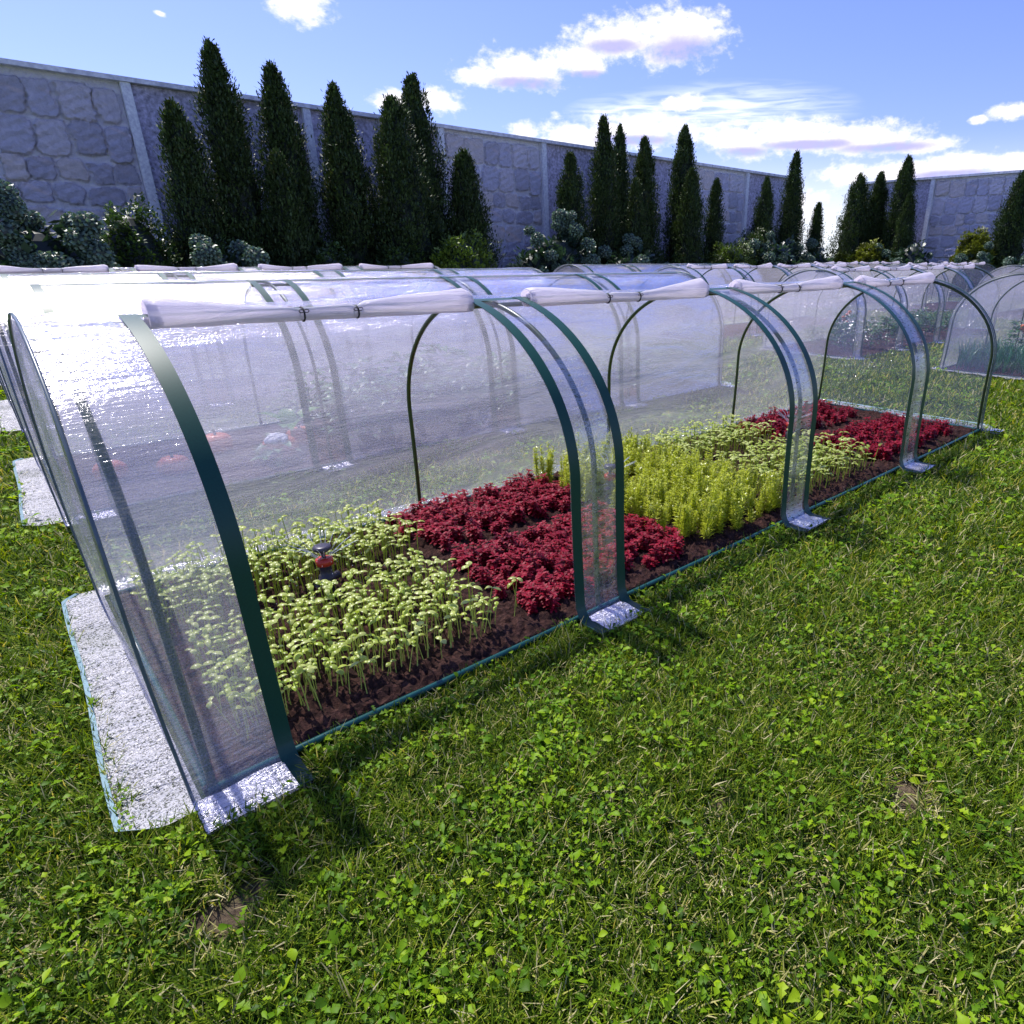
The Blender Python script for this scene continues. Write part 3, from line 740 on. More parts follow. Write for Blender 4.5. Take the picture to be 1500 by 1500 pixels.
pk = pumpkin_me(); mb = MB(); mb.tube([(0, 0, .09), (.003, 0, .125), (.014, .004, .142)], [.010, .007, .008], 7); pst = mesh('stalk', np.concatenate(mb.V), mb.F, MAT['hoop'])
for i, (x, y, s) in enumerate(((.86, 2.16, 1.), (.42, 2.20, .8), (1.02, 2.34, .85), (.66, 2.46, .9), (.20, 2.30, .8))):
    e = empty('pumpkin', (x, y, .015), i*1.3); e.scale = (s, s, s)
    tag(e, ['round orange pumpkin seen through the film left of the grey strips', 'small orange pumpkin just right of the dark corner strip behind hazy film', 'orange pumpkin next to the broad light leaf in the second tunnel', 'orange pumpkin at the back of the second tunnel', 'pale orange pumpkin near the left end of the second tunnel'][i], 'pumpkin', 'pumpkins in the second tunnel')
    link('rind', pk, e); link('stalk', pst, e)
def crop(c, r, name, mes, x0, x1, y0, y1, d, label, cat, group, sc_=1.):
    for x, y in spots(x0, x1, y0, y1, d, .2):
        o = link(name, mes[rng.integers(len(mes))], None, (c*PITCHX+x, r*PITCHY+y, .012)); s = sc_*rng.uniform(.8, 1.15); o.scale = (s, s, s); o.rotation_euler = (0, 0, rng.uniform(0, 6.28))
        tag(o, label, cat, group)
crop(0, 1, 'leafy_crop', cr, 1.25, 2.6, .25, .95, .26, 'bushy green crop plant blurred behind the film of the second tunnel', 'crop plant', 'leafy crops in the second tunnel')
crop(0, 1, 'leafy_crop', cr, 3.1, 3.8, .3, .95, .3, 'bushy green crop plant near the right end of the second tunnel', 'crop plant', 'leafy crops at the right end of the second tunnel', .8)
crop(0, 2, 'leafy_crop', cr, .4, 3.8, .3, .95, .42, 'bushy green crop plant inside the third tunnel of the left column', 'crop plant', 'leafy crops in the third tunnel')
crop(1, 1, 'leafy_crop', cr, .5, 3.8, .3, .95, .42, 'bushy green crop plant inside the middle-column tunnel behind the nearest one', 'crop plant', 'leafy crops in the middle-column tunnel', .8)
def leek_geo(rs):
    Vs = []; Fs = []; Cs = []; n = 0
    for k in range(9):
        V, F = leaf_strip(rs.uniform(.16, .27), .006, [1, 1, .9, .75, .5, .05], rs.uniform(1.1, 1.5), rs.uniform(.1, 1.1), rs.uniform(0, 6.28), (0, 0, -.005), .5)
        Vs.append(V); Fs += [[j+n for j in f] for f in F]; n += len(V); Cs.append(np.tile(np.array((.025, .16, .055))*rs.uniform(.7, 1.3), (len(V), 1)))
    return np.concatenate(Vs), Fs, np.concatenate(Cs)
lk = []
for i in range(4):
    V, F, C = leek_geo(np.random.default_rng(400+i)); lk.append(mesh('leaves', V, F, MAT['bush'], colors=C))
crop(1, 0, 'leek', lk, .12, .95, .35, .98, .075, 'upright blue-green leek at the left end of the tunnel cut by the right frame edge', 'leek', 'leeks in the right-hand tunnel')
# tomato trusses hanging in the right-hand tunnel
tv = cr[0]
tm = MB(); 
for k in range(5):
    a = k*1.3; c0 = np.array([.03*math.cos(a), .03*math.sin(a), .25+.028*k]); n = 8; th = np.linspace(.01, np.pi-.01, n)
    V = np.concatenate([np.stack([.022*np.sin(t_)*np.cos(np.arange(10)*.6283), .022*np.sin(t_)*np.sin(np.arange(10)*.6283), np.full(10, .020*math.cos(t_))], 1) for t_ in th])+c0
    tm.add(V, grid_faces(n, 10, True))
tme = mesh('fruit', np.concatenate(tm.V), tm.F, MAT['orange'])
for (x, y, lb) in ((PITCHX+1.15, .42, 'tomato plant with orange fruit at the right frame edge'), (PITCHX+1.3, .80, 'tomato plant with orange fruit behind the leeks'), (PITCHX+.9, PITCHY+.6, 'tomato plant with orange fruit in the tunnel behind the nearest one')):
    e = empty('tomato_plant', (x, y, .012)); tag(e, lb, 'tomato plant'); link('foliage', tv, e); link('fruit', tme, e)
# broad lit leaf plant and white flower in the second tunnel
MAT['white_petal'] = simple('white_petals', (.8, .8, .78), rough=.5)
def broad():
    p = at_y(425, 622, 2.3); e = empty('broadleaf_plant', (p[0], 2.3, .012)); tag(e, 'plant with one broad light-green leaf in the second tunnel, beside the pumpkins', 'plant')
    Vs = []; Fs = []; n = 0
    for az, l, b in ((.2, .22, .9), (2.8, .18, 1.1), (4.2, .16, .8), (1.4, .15, 1.2)):
        V, F = leaf_strip(l, .045, [.15, .6, 1, .9, .6, .05], b, 1.2, az, (0, 0, .10), .2); Vs.append(V); Fs += [[j+n for j in f] for f in F]; n += len(V)
    V = np.concatenate(Vs); link('leaves', mesh('leaves', V, Fs, MAT['seed_leaf'], colors=np.tile((.20, .45, .06), (len(V), 1))), e)
    V, F = tube([(0, 0, -.01), (0, 0, .11)], .006, 6); link('stem', mesh('stem', V, F, MAT['stem']), e)
    p = at_y(408, 655, 2.12); e = empty('cauliflower', (p[0], 2.12, .012)); tag(e, 'white cauliflower head right of the orange pumpkin in the second tunnel', 'cauliflower')
    mb = MB(); rs = np.random.default_rng(1)
    for k in range(40):
        a = rs.uniform(0, 6.28); q = rs.uniform(0, 1)**.5; c0 = (.045*q*math.cos(a), .045*q*math.sin(a), .10+.03*math.sqrt(1-q*q*.9)); n = 6; th = np.linspace(.05, np.pi-.05, n)
        mb.add(np.concatenate([np.stack([.014*np.sin(t_)*np.cos(np.arange(7)*.8976), .014*np.sin(t_)*np.sin(np.arange(7)*.8976), np.full(7, .014*math.cos(t_))], 1) for t_ in th])+np.array(c0), grid_faces(n, 7, True))
    mb.build('head', MAT['white_petal'], e)
    V, F, C = bushy_geo(np.random.default_rng(5), .10, .12, 26, .10, (.09, .25, .08)); link('foliage', mesh('foliage', V, F, MAT['bush'], colors=C), e)
broad()

# ------------------------------------------------------------------ sprinklers
MAT['spk'] = simple('dark_plastic', (.045, .04, .06), rough=.35, noise=.1)
MAT['ring'] = simple('red_plastic', (.55, .04, .02), rough=.35, noise=.1)
m = bpy.data.materials.new('water_jet'); t = nt(m)
tp = N(t, 'ShaderNodeBsdfTransparent'); gl = N(t, 'ShaderNodeBsdfPrincipled', i={'Base Color': (.85, .9, 1, 1), 'Roughness': .15}); nz = N(t, 'ShaderNodeTexNoise', i={'Scale': 120.}); rr_ = ramp(t, nz.outputs['Fac'], [(.4, .15), (.6, .6)])
mx = N(t, 'ShaderNodeMixShader'); L(t, rr_, mx.inputs[0]); L(t, tp.outputs[0], mx.inputs[1]); L(t, gl.outputs[0], mx.inputs[2]); out(t, mx.outputs[0]); MAT['water'] = m
def lathe(pr, n=24):
    V = []; th = np.arange(n)*2*np.pi/n
    for r_, z in pr: V.append(np.stack([r_*np.cos(th), r_*np.sin(th), np.full(n, z)], 1))
    F = [list(f) for f in grid_faces(len(pr), n, True)]; F.append(list(range(n))[::-1]); F.append([(len(pr)-1)*n+i for i in range(n)])
    return np.concatenate(V), F
def part_mesh(name, geos, mat):
    mb = MB()
    for V, F in geos: mb.add(V, F)
    return mesh(name, np.concatenate(mb.V), mb.F, mat)
tee = tube([(-.028, 0, .040), (.028, 0, .040)], [.0085, .0085], 12)
sp_body = part_mesh('body', [lathe([(.004, -.03), (.012, -.002), (.013, .03), (.0165, .034), (.0165, .050), (.0125, .053), (.0125, .072), (.015, .075)]), tee, lathe([(.004, .086), (.0045, .098), (.004, .104)])], MAT['spk'])
sp_ring = part_mesh('nozzle_ring', [lathe([(.015, .0745), (.0175, .076), (.0175, .088), (.014, .0905), (.006, .091)])], MAT['ring'])
sp_cap = part_mesh('cap', [lathe([(.006, .102), (.012, .106), (.018, .110), (.0185, .115), (.0175, .1175), (.010, .119)])], MAT['spk'])
def jets(rs):
    mb = MB()
    for k in range(18):
        a = k*2*np.pi/18+rs.uniform(-.12, .12); v = rs.uniform(.05, .085); t_ = np.linspace(0, 1, 8)
        h = .012+v*.8*t_; z = .093+.050*t_-.012*t_**2+rs.uniform(-.003, .006)*t_
        mb.tube(np.stack([h*np.cos(a), h*np.sin(a), z], 1), np.linspace(.0005, .0009, 8), 4)
    for k in range(110):
        a = rs.uniform(0, 6.28); v = rs.uniform(.03, .16); tq = v/.085; p = np.array([v*math.cos(a), v*math.sin(a), .093+.060*tq-.045*tq*tq+rs.uniform(-.008, .008)])
        if p[2] < .03: continue
        s = rs.uniform(.0006, .0013); mb.add(p+s*np.array([(1, 0, 0), (-1, 0, 0), (0, 1, 0), (0, -1, 0), (0, 0, 1), (0, 0, -1)]), [(0, 2, 4), (2, 1, 4), (1, 3, 4), (3, 0, 4), (2, 0, 5), (1, 2, 5), (3, 1, 5), (0, 3, 5)])
    return mesh('water_jets', np.concatenate(mb.V), mb.F, MAT['water'])
jm = jets(np.random.default_rng(3))
for (x, y), lb in zip(SPR, ('small dark sprinkler with red ring spraying among the pale seedlings at the left', 'small sprinkler spraying behind the second clear strip, between crimson and feathery plants', 'small sprinkler with red ring spraying beside the far crimson plants')):
    e = empty('sprinkler', (x, y, .018), .3); e.scale = (1.35,)*3; tag(e, lb, 'sprinkler', 'sprinklers in the nearest tunnel')
    link('body', sp_body, e); link('nozzle_ring', sp_ring, e); link('cap', sp_cap, e); link('water_jets', jm, e)['kind'] = 'stuff'

# ------------------------------------------------------------------ garden walls
WY, WX, WH, PW = 10.5, 20.85, 3.0, 2.285
def stonemat():
    m = bpy.data.materials.new('stone_panel'); t = nt(m)
    tc = N(t, 'ShaderNodeTexCoord'); a = N(t, 'ShaderNodeAttribute', attribute_name='Col')
    n1 = N(t, 'ShaderNodeTexNoise', i={'Scale': 15., 'Detail': 12., 'Roughness': .8}); L(t, tc.outputs['Object'], n1.inputs['Vector'])
    k = ramp(t, n1.outputs['Fac'], [(.30, .75), (.60, 1.15)])
    mm = N(t, 'ShaderNodeMix', data_type='RGBA', blend_type='MULTIPLY', i={0: 1.}); L(t, a.outputs['Color'], mm.inputs[6]); L(t, k, mm.inputs[7])
    b = N(t, 'ShaderNodeBsdfPrincipled', i={'Roughness': .9, 'Specular IOR Level': .2}); L(t, mm.outputs[2], b.inputs['Base Color'])
    bp = N(t, 'ShaderNodeBump', i={'Strength': .9, 'Distance': .07}); L(t, n1.outputs['Fac'], bp.inputs['Height']); L(t, bp.outputs[0], b.inputs['Normal'])
    out(t, b.outputs[0]); return m
MAT['stone'] = stonemat()
MAT['plaster'] = simple('rough_plaster', (.50, .46, .58), rough=.95, noise=.45, nscale=26, bump=.9)
MAT['pier'] = simple('pale_pier', (.85, .83, .92), rough=.9, noise=.2, nscale=30, bump=.4)
MAT['coping'] = simple('coping_stone', (.8, .78, .86), rough=.9, noise=.25, nscale=14, bump=.4)
def stone_panel_mesh():
    rs = np.random.default_rng(21); pw = PW-.12; nx, nz = 190, 250
    X, Z = np.meshgrid(np.linspace(0, pw, nx), np.linspace(0, WH, nz), indexing='ij')
    hgt = np.zeros_like(X); C = np.tile(np.array([.95, .92, 1.0]), X.shape+(1,))
    C *= (1+.06*fnoise(X*6, Z*5, 4))[..., None]
    dxn = .025*fnoise(X*4, Z*3, 9)+.012*fnoise(X*13, Z*9, 10); dzn = .025*fnoise(X*4, Z*3, 12)+.012*fnoise(X*12, Z*8, 13)
    z = WH-.06
    for rowh in (.43, .44, .29, .27, .33, .28, .33, .3, .3):
        x = .02; z0 = z-rowh
        while x < pw-.05:
            w = rs.uniform(.26, .44)
            if pw-x-w < .17: w = pw-x-.02
            g = rs.uniform(.0, .03); ax, az_ = (w-g)/2, (rowh-g)/2; ax *= rs.uniform(.95, 1.0); az_ *= rs.uniform(.93, 1.0)
            cx_, cz_ = x+w/2+rs.uniform(-.01, .01), (z+z0)/2+rs.uniform(-.02, .02); p_ = rs.uniform(3.5, 7)
            sl = rs.uniform(-.12, .12)
            d = (np.abs((X+dxn-cx_+sl*(Z-cz_))/ax)**p_+np.abs((Z+dzn-cz_)/az_)**p_)**(1/p_)
            k = np.clip((1.0-d)*16, 0, 1); k = k*k*(3-2*k)
            hh = k*(.03+rs.uniform(0, .035))*(1+.35*fnoise(X*7+rs.uniform(0, 9), Z*6, 31)*.5)
            c = np.array([(.72, .68, .80), (.84, .77, .84), (.64, .60, .70), (.86, .76, .76)][rs.integers(4)])
            warm = np.clip(fnoise(X*3+rs.uniform(0, 9), Z*3, 41)-.35, 0, 1)*rs.choice([.3, 1.0])
            cc = c+warm[..., None]*np.array([.20, .06, -.08])
            hgt = np.maximum(hgt, hh); C = C*(1-k[..., None])+cc*k[..., None]
            x += w
        z = z0
        if z < .15: break
    V = np.stack([X, -hgt-.012*fnoise(X*20, Z*14, 55)*.3, Z], -1).reshape(-1, 3)
    return mesh('stone_panel', V, grid_faces(nx, nz), MAT['stone'], colors=C.reshape(-1, 3))
spm = stone_panel_mesh()
def wall(name_loc, rz, kinds, label):
    e = empty('garden_wall', name_loc, rz); tag(e, label, 'garden wall')
    n = len(kinds); th = .22
    MB().box(-.0, n*PW, .09, .09+th, -.2, WH-.002).build('wall_core', MAT['plaster'], e, smooth=False)
    for i, k in enumerate(kinds):
        if k == 's':
            o = link('stone_panel', spm, e); o.location = (i*PW+.06, .075, 0)
        else:
            o = MB().box(i*PW+.06, (i+1)*PW-.06, .06, .088, -.1, WH-.004).build('plaster_panel', MAT['plaster'], e, smooth=False)
    for i in range(n+1):
        MB().box(i*PW-.055, i*PW+.055, -.02, .087, -.1, WH-.003).build('pier', MAT['pier'], e, smooth=False)
    MB().box(-.06, n*PW+.06, -.045, .34, WH, WH+.055).build('coping', MAT['coping'], e, smooth=False)
# left wall: piers at x = 2.23 + k*PW, pattern stone / plaster / plaster
x0 = 2.23-4*PW
wall((x0, WY-.06, 0), 0, ['s', 'p', 'p', 's', 'p', 'p', 's', 'p', 'p', 's', 'p'], 'long tall wall of plaster and rough stone panels behind the cypresses on the left')
# right wall: runs along y towards the camera (local +x = world -y)
wall((WX, 9.85, 0), -math.pi/2, ['p', 's', 'p', 'p', 's', 'p'], 'tall stone and plaster wall closing the garden on the right')

# ------------------------------------------------------------------ cypresses
def cypress_meshes(h, w, seed):
    rs = np.random.default_rng(seed)
    n = int(24000*min(1.2, max(.5, h*w/2.6)))
    ncl = max(120, n//38)
    def prof(z):   # z 0..1
        return np.clip((1.0-np.minimum(z, 1))**.54*1.05, 0, 1)*np.clip(.80+z*1.2, 0, 1)
    cz = rs.uniform(.02, 1, ncl)**1.12; ca = rs.uniform(0, 2*np.pi, ncl)
    lump = 1+.13*np.sin(3*ca+seed)+.10*np.sin(cz*23+ca*2+seed*1.7)+.07*np.sin(cz*11+seed)+.17*rs.standard_normal(ncl)
    cr_ = w/2*prof(cz)*lump*rs.uniform(.72, 1.0, ncl)
    cc = rs.uniform(.6, 1.35, ncl)
    k = rs.integers(0, ncl, n)
    sp = .055+.03*rs.random(n)
    sp = sp*(.35+.65*np.clip((1-cz[k])*4, 0, 1))
    px_ = cr_[k]*np.cos(ca[k])+rs.normal(0, 1, n)*sp*.62; py_ = cr_[k]*np.sin(ca[k])+rs.normal(0, 1, n)*sp*.62
    pz = cz[k]*h*.97+rs.normal(0, 1, n)*sp*1.3+.03
    pz = np.clip(pz, .06, h*1.0)
    a = np.arctan2(py_, px_)+rs.normal(0, .7, n); el = rs.normal(.95, .5, n)
    ln = rs.uniform(.03, .062, n); wd = rs.uniform(.007, .013, n)
    d = np.stack([np.cos(a)*np.cos(el), np.sin(a)*np.cos(el), np.sin(el)], -1)
    s = np.stack([-np.sin(a), np.cos(a), rs.uniform(-.5, .5, n)], -1)*wd[:, None]
    p = np.stack([px_, py_, pz], -1)
    V = np.stack([p-s*.5, p+s*.5, p+d*ln[:, None]*.6+s, p+d*ln[:, None]*.6-s, p+d*ln[:, None]], 1).reshape(-1, 3)
    b = np.arange(n)[:, None]*5
    Fq = b+np.array([[0, 1, 2, 3]]); Ft = b+np.array([[3, 2, 4]])
    base = np.array([(.046, .078, .022)])*cc[k][:, None]*rs.uniform(.7, 1.3, n)[:, None]
    yel = ((rs.random(n) < .02) | ((rs.random(ncl) < .05)[k] & (rs.random(n) < .5)))[:, None]; base = np.where(yel, np.array([[.08, .09, .03]]), base)
    C = np.repeat(base, 5, 0)
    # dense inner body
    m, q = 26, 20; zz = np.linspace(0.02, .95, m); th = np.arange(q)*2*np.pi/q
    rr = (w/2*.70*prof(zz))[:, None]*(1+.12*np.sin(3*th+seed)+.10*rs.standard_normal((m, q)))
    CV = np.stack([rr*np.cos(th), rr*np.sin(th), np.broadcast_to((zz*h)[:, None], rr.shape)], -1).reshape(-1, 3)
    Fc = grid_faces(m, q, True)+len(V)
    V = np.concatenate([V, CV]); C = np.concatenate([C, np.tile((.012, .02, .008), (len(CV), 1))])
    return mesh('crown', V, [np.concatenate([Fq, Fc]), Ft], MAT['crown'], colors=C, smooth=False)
def cypress(x, y, h, w, seed, label):
    e = empty('cypress_tree', (x, y, 0)); tag(e, label, 'cypress', 'dark columnar cypresses along the wall')
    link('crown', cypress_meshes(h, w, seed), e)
    V, F = tube([(0, 0, -.1), (.01, 0, h*.3), (0, .01, h*.8)], [.06, .045, .012], 8); link('trunk', mesh('trunk', V, F, MAT['bark']), e)
CY_ = [  # top px, py, full width px near the base, depth plane y
 (250, 148, 100, 9.3, 'shortest dark cypress of the left group, just right of the stone panel'),
 (305, 58, 96, 9.5, 'tallest cypress, highest point of the whole row, second from the left'),
 (395, 90, 88, 9.6, 'tall cypress right of the tallest one, with a lighter small one in front'),
 (404, 222, 70, 9.0, 'lighter low cypress standing in front of the third tall one'),
 (487, 122, 88, 9.4, 'tall lone cypress between the third cypress and the wide pair'),
 (572, 140, 104, 9.1, 'broad front cypress of the wide overlapping pair left of a white pier'),
 (602, 106, 84, 9.7, 'taller rear cypress of the overlapping pair, directly beside a white pier'),
 (678, 220, 76, 9.3, 'low cone-shaped cypress standing before the second stone panel'),
 (835, 222, 56, 9.4, 'low cone-shaped cypress right after the second stone panel'),
 (885, 168, 52, 9.4, 'tall front cypress of the middle cluster of four'),
 (908, 182, 42, 9.7, 'slim cypress half hidden behind the tall one of the middle cluster'),
 (932, 262, 34, 9.0, 'small light cypress in front of the gap in the middle cluster'),
 (945, 200, 48, 9.5, 'right-hand tall cypress of the middle cluster, blunt top'),
 (1004, 184, 56, 9.5, 'tall wide cypress left of the third stone panel'),
 (1014, 248, 46, 9.0, 'small cypress with yellowish tips before the tall wide one'),
 (1050, 262, 34, 9.4, 'little cypress touching the third stone panel'),
 (1124, 260, 40, 9.4, 'low cone cypress near the right end of the long wall'),
 (1168, 221, 42, 9.5, 'tall cypress hiding the right end of the long wall'),
 (1200, 297, 28, 9.6, 'tiny lone cypress in the sky gap between the two walls')]
for i, (px, py, wp, yy, lb) in enumerate(CY_):
    p = at_y(px, py, yy); g = at_y(px+ (750+PPX-px)*.0, 385, yy)
    d = np.dot(np.array([p[0], yy, 1.])-CAM, cF)
    # a tree leans outwards in the picture: place it so that its top is at the pixel
    cosang = 1.0
    cypress(p[0], yy, p[2], wp*d/FPX*1.08*math.cos(math.atan2(p[0]-CX, yy-CY)-YAW), 500+i, lb)
CX_ = [(1262, 253, 62, 19.4, 'broad cypress at the left end of the right-hand wall'),
 (1292, 251, 44, 20.0, 'slim cypress in the middle of the three before the right-hand wall'),
 (1332, 227, 48, 19.9, 'tallest cypress before the right-hand wall'),
 (1334, 283, 32, 19.2, 'small cypress in front of the tallest one by the right-hand wall'),
 (1500, 252, 56, 19.5, 'dark cypress cut off by the right edge of the frame')]
for i, (px, py, wp, xx, lb) in enumerate(CX_):
    p = at_x(px, py, xx); d = np.dot(p-CAM, cF)
    cypress(xx, p[1], p[2], wp*d/FPX*1.08, 600+i, lb)

# ------------------------------------------------------------------ flower bushes and round bushes
def head_mesh(seed):
    rs = np.random.default_rng(seed); Vs = []; Fs = []; Cs = []; n = 0
    m = 64
    for k in range(m):
        z = 1-1.75*(k+.5)/m; a = k*2.39996; r_ = math.sqrt(1-z*z)
        nrm = np.array([r_*math.cos(a), r_*math.sin(a), z]); p = nrm*.86
        t1 = np.cross(nrm, [0, 0, 1.]); t1 /= np.linalg.norm(t1)+1e-6; t2 = np.cross(nrm, t1); ro = rs.uniform(0, 3); u = math.cos(ro)*t1+math.sin(ro)*t2; v = np.cross(nrm, u)
        s = rs.uniform(.20, .30); up = nrm*.16*rs.uniform(.4, 1.6)
        V = np.array([p, p+u*s+up, p+(u+v)*s*.9+up*1.4, p+v*s+up, p-u*s+up*1.2, p-(u+v)*s*.9+up, p-v*s+up*1.2])
        Vs.append(V); Fs += [[n, n+1, n+2, n+3], [n, n+4, n+5, n+6]]; n += 7
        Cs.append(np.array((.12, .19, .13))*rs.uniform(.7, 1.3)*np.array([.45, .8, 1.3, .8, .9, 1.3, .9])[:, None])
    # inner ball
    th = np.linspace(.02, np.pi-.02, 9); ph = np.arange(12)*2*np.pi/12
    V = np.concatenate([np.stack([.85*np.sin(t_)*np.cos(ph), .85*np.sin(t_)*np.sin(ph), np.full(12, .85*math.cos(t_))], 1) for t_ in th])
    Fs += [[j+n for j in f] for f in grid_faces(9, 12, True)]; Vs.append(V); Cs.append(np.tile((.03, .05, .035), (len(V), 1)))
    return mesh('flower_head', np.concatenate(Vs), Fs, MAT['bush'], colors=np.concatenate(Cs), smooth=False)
hm = [head_mesh(i) for i in range(3)]
def leaves_blob(rs, n, rx, ry, rz, ln, col0, shell=.75):
    u = rs.normal(size=(n, 3)); u /= np.linalg.norm(u, axis=1)[:, None]; u[:, 2] = np.abs(u[:, 2])*1.0-.15
    rr = rs.uniform(shell, 1.03, n)*(1+.10*np.sin(u[:, 0]*6+u[:, 1]*5)+.08*np.sin(u[:, 2]*13+u[:, 0]*9))
    p = u*rr[:, None]*np.array([rx, ry, rz])
    p[:, 2] = np.maximum(p[:, 2], .03)
    az = np.arctan2(u[:, 1], u[:, 0])+rs.normal(0, .9, n); el = rs.normal(.5, .5, n); l = ln*rs.uniform(.6, 1.3, n); w = l*rs.uniform(.22, .36, n)
    d = np.stack([np.cos(az)*np.cos(el), np.sin(az)*np.cos(el), np.sin(el)], -1); s = np.stack([-np.sin(az), np.cos(az), rs.uniform(-.6, .6, n)], -1)*w[:, None]
    V = np.stack([p, p+d*l[:, None]*.5-s, p+d*l[:, None]*1., p+d*l[:, None]*.5+s], 1).reshape(-1, 3)
    F = np.arange(n)[:, None]*4+np.array([[0, 1, 2, 3]])
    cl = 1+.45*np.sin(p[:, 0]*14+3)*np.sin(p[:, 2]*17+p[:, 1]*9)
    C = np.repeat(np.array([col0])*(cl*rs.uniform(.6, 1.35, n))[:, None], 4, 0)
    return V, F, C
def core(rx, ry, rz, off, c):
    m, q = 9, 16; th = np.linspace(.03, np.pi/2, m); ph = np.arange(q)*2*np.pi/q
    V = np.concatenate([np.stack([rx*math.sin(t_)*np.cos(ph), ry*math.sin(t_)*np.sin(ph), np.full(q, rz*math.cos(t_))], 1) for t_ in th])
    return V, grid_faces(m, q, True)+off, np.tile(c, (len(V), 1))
def hydrangea(x, y, rx, h, nheads, seed, label):
    rs = np.random.default_rng(seed); e = empty('flower_bush', (x, y, 0)); tag(e, label, 'flower bush', 'grey-green flower bushes with ball-shaped heads')
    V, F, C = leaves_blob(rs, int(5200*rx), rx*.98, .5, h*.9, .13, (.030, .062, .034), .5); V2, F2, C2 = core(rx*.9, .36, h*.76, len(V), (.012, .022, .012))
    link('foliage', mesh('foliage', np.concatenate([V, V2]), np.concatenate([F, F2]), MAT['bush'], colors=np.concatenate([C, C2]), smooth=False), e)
    for k in range(nheads):
        u = rs.uniform(-1, 1); zt = h*math.sqrt(max(.05, 1-.75*u*u)); zt *= .78+.27*math.sin(u*7*max(1, rx)+seed); z = zt*(1-.8*rs.uniform(0, 1)); yy = -.42*math.sqrt(max(0, 1-(z/(h*1.15))**2))*rs.uniform(.6, 1.1)
        if rs.random() < .25: yy = abs(yy)*.5; z = zt
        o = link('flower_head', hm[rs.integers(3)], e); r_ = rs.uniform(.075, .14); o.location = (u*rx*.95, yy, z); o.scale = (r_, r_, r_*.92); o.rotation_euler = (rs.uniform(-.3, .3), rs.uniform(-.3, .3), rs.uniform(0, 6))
def roundbush(x, y, rx, h, seed, label, c=(.055, .085, .016), ln=.055):
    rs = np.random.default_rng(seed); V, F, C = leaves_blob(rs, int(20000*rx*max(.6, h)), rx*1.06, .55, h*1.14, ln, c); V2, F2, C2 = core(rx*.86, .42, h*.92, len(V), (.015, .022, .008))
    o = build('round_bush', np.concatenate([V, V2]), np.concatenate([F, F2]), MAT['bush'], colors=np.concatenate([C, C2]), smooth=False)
    o.location = (x, y, 0); tag(o, label, 'bush', 'low rounded green bushes')
HB = [ # px left, px right, top py, y plane, heads, label
 (-70, 170, 272, 8.2, 75, 'large flower bush with ball heads at the far left below the stone panel'),
 (235, 395, 345, 8.2, 30, 'low flower bush with ball heads in front of the two tallest cypresses'),
 (400, 535, 372, 8.2, 10, 'very low flower bush below the lone tall cypress'),
 (740, 880, 312, 8.5, 75, 'big bush of pale ball-shaped heads in front of the second stone panel'),
 (870, 975, 348, 8.5, 30, 'low bush of ball heads below the middle cypress cluster'),
 (975, 1045, 372, 8.5, 8, 'very low bush of ball heads left of the third stone panel'),
 (1100, 1180, 330, 8.6, 34, 'dense pale ball-headed bush near the right end of the long wall'),
 (1175, 1218, 352, 8.6, 12, 'small ball-headed bush under the tiny lone cypress')]
for i, (a, b, t_, yy, nh, lb) in enumerate(HB):
    A_, B_ = at_y(a, 385, yy), at_y(b, 385, yy); c_ = at_y((a+b)/2, t_, yy)
    hydrangea((A_[0]+B_[0])/2, yy, abs(B_[0]-A_[0])/2, c_[2]-.05, nh, 700+i, lb)
HX = [(1268, 1300, 360, 18.6, 10, 'small ball-headed bush below the slim cypress at right'), (1300, 1368, 335, 18.6, 30, 'pale ball-headed bush in front of the right-hand wall pier'), (1395, 1470, 358, 18.4, 20, 'ball-headed bush at the foot of the right-hand stone panel'), (1470, 1530, 362, 18.4, 12, 'ball-headed bush at the right edge of the frame')]
for i, (a, b, t_, xx, nh, lb) in enumerate(HX):
    A_, B_ = at_x(a, 385, xx), at_x(b, 385, xx); c_ = at_x((a+b)/2, t_, xx)
    hydrangea(xx, (A_[1]+B_[1])/2, abs(B_[1]-A_[1])/2, c_[2]-.05, nh, 720+i, lb)
    o = bpy.data.objects['flower_bush' if False else [q.name for q in col.objects if q.name.startswith('flower_bush')][-1]]; o.rotation_euler = (0, 0, -math.pi/2)
RB = [(300, 345, 350, 8.7, 'dark low bush hidden between the first two ball-headed bushes', (.05, .09, .02)),
 (440, 520, 362, 8.7, 'very low dark green bush at the foot of the lone tall cypress', (.05, .09, .02)),
 (540, 625, 358, 8.7, 'low dark green bush at the foot of the wide cypress pair', (.05, .09, .02)),
 (130, 270, 300, 8.9, 'dark feathery bush between the left flower bush and the first cypress', (.06, .11, .022)),
 (628, 725, 343, 8.5, 'bright rounded bush below the low cypress before the stone panel', (.17, .25, .03)),
 (1035, 1102, 355, 8.8, 'low rounded bush left of the pale ball-headed bush near the wall end', (.10, .15, .022)),
 (1080, 1125, 338, 9.2, 'dark rounded bush between the little cypress and the low cone cypress', (.05, .085, .018))]
for i, (a, b, t_, yy, lb, c) in enumerate(RB):
    A_, B_ = at_y(a, 385, yy), at_y(b, 385, yy); c_ = at_y((a+b)/2, t_, yy)
    roundbush((A_[0]+B_[0])/2, yy, abs(B_[0]-A_[0])/2, c_[2], 800+i, lb, c)
RX = [(1222, 1262, 372, 18.8, 'tiny low bush at the foot of the broad cypress at right', (.05, .07, .012)), (1252, 1296, 357, 18.8, 'small yellow-green bush between the first two cypresses of the right-hand wall', (.16, .18, .02)), (1388, 1462, 340, 18.9, 'yellow-green rounded bush before the right-hand stone panel', (.16, .18, .02))]
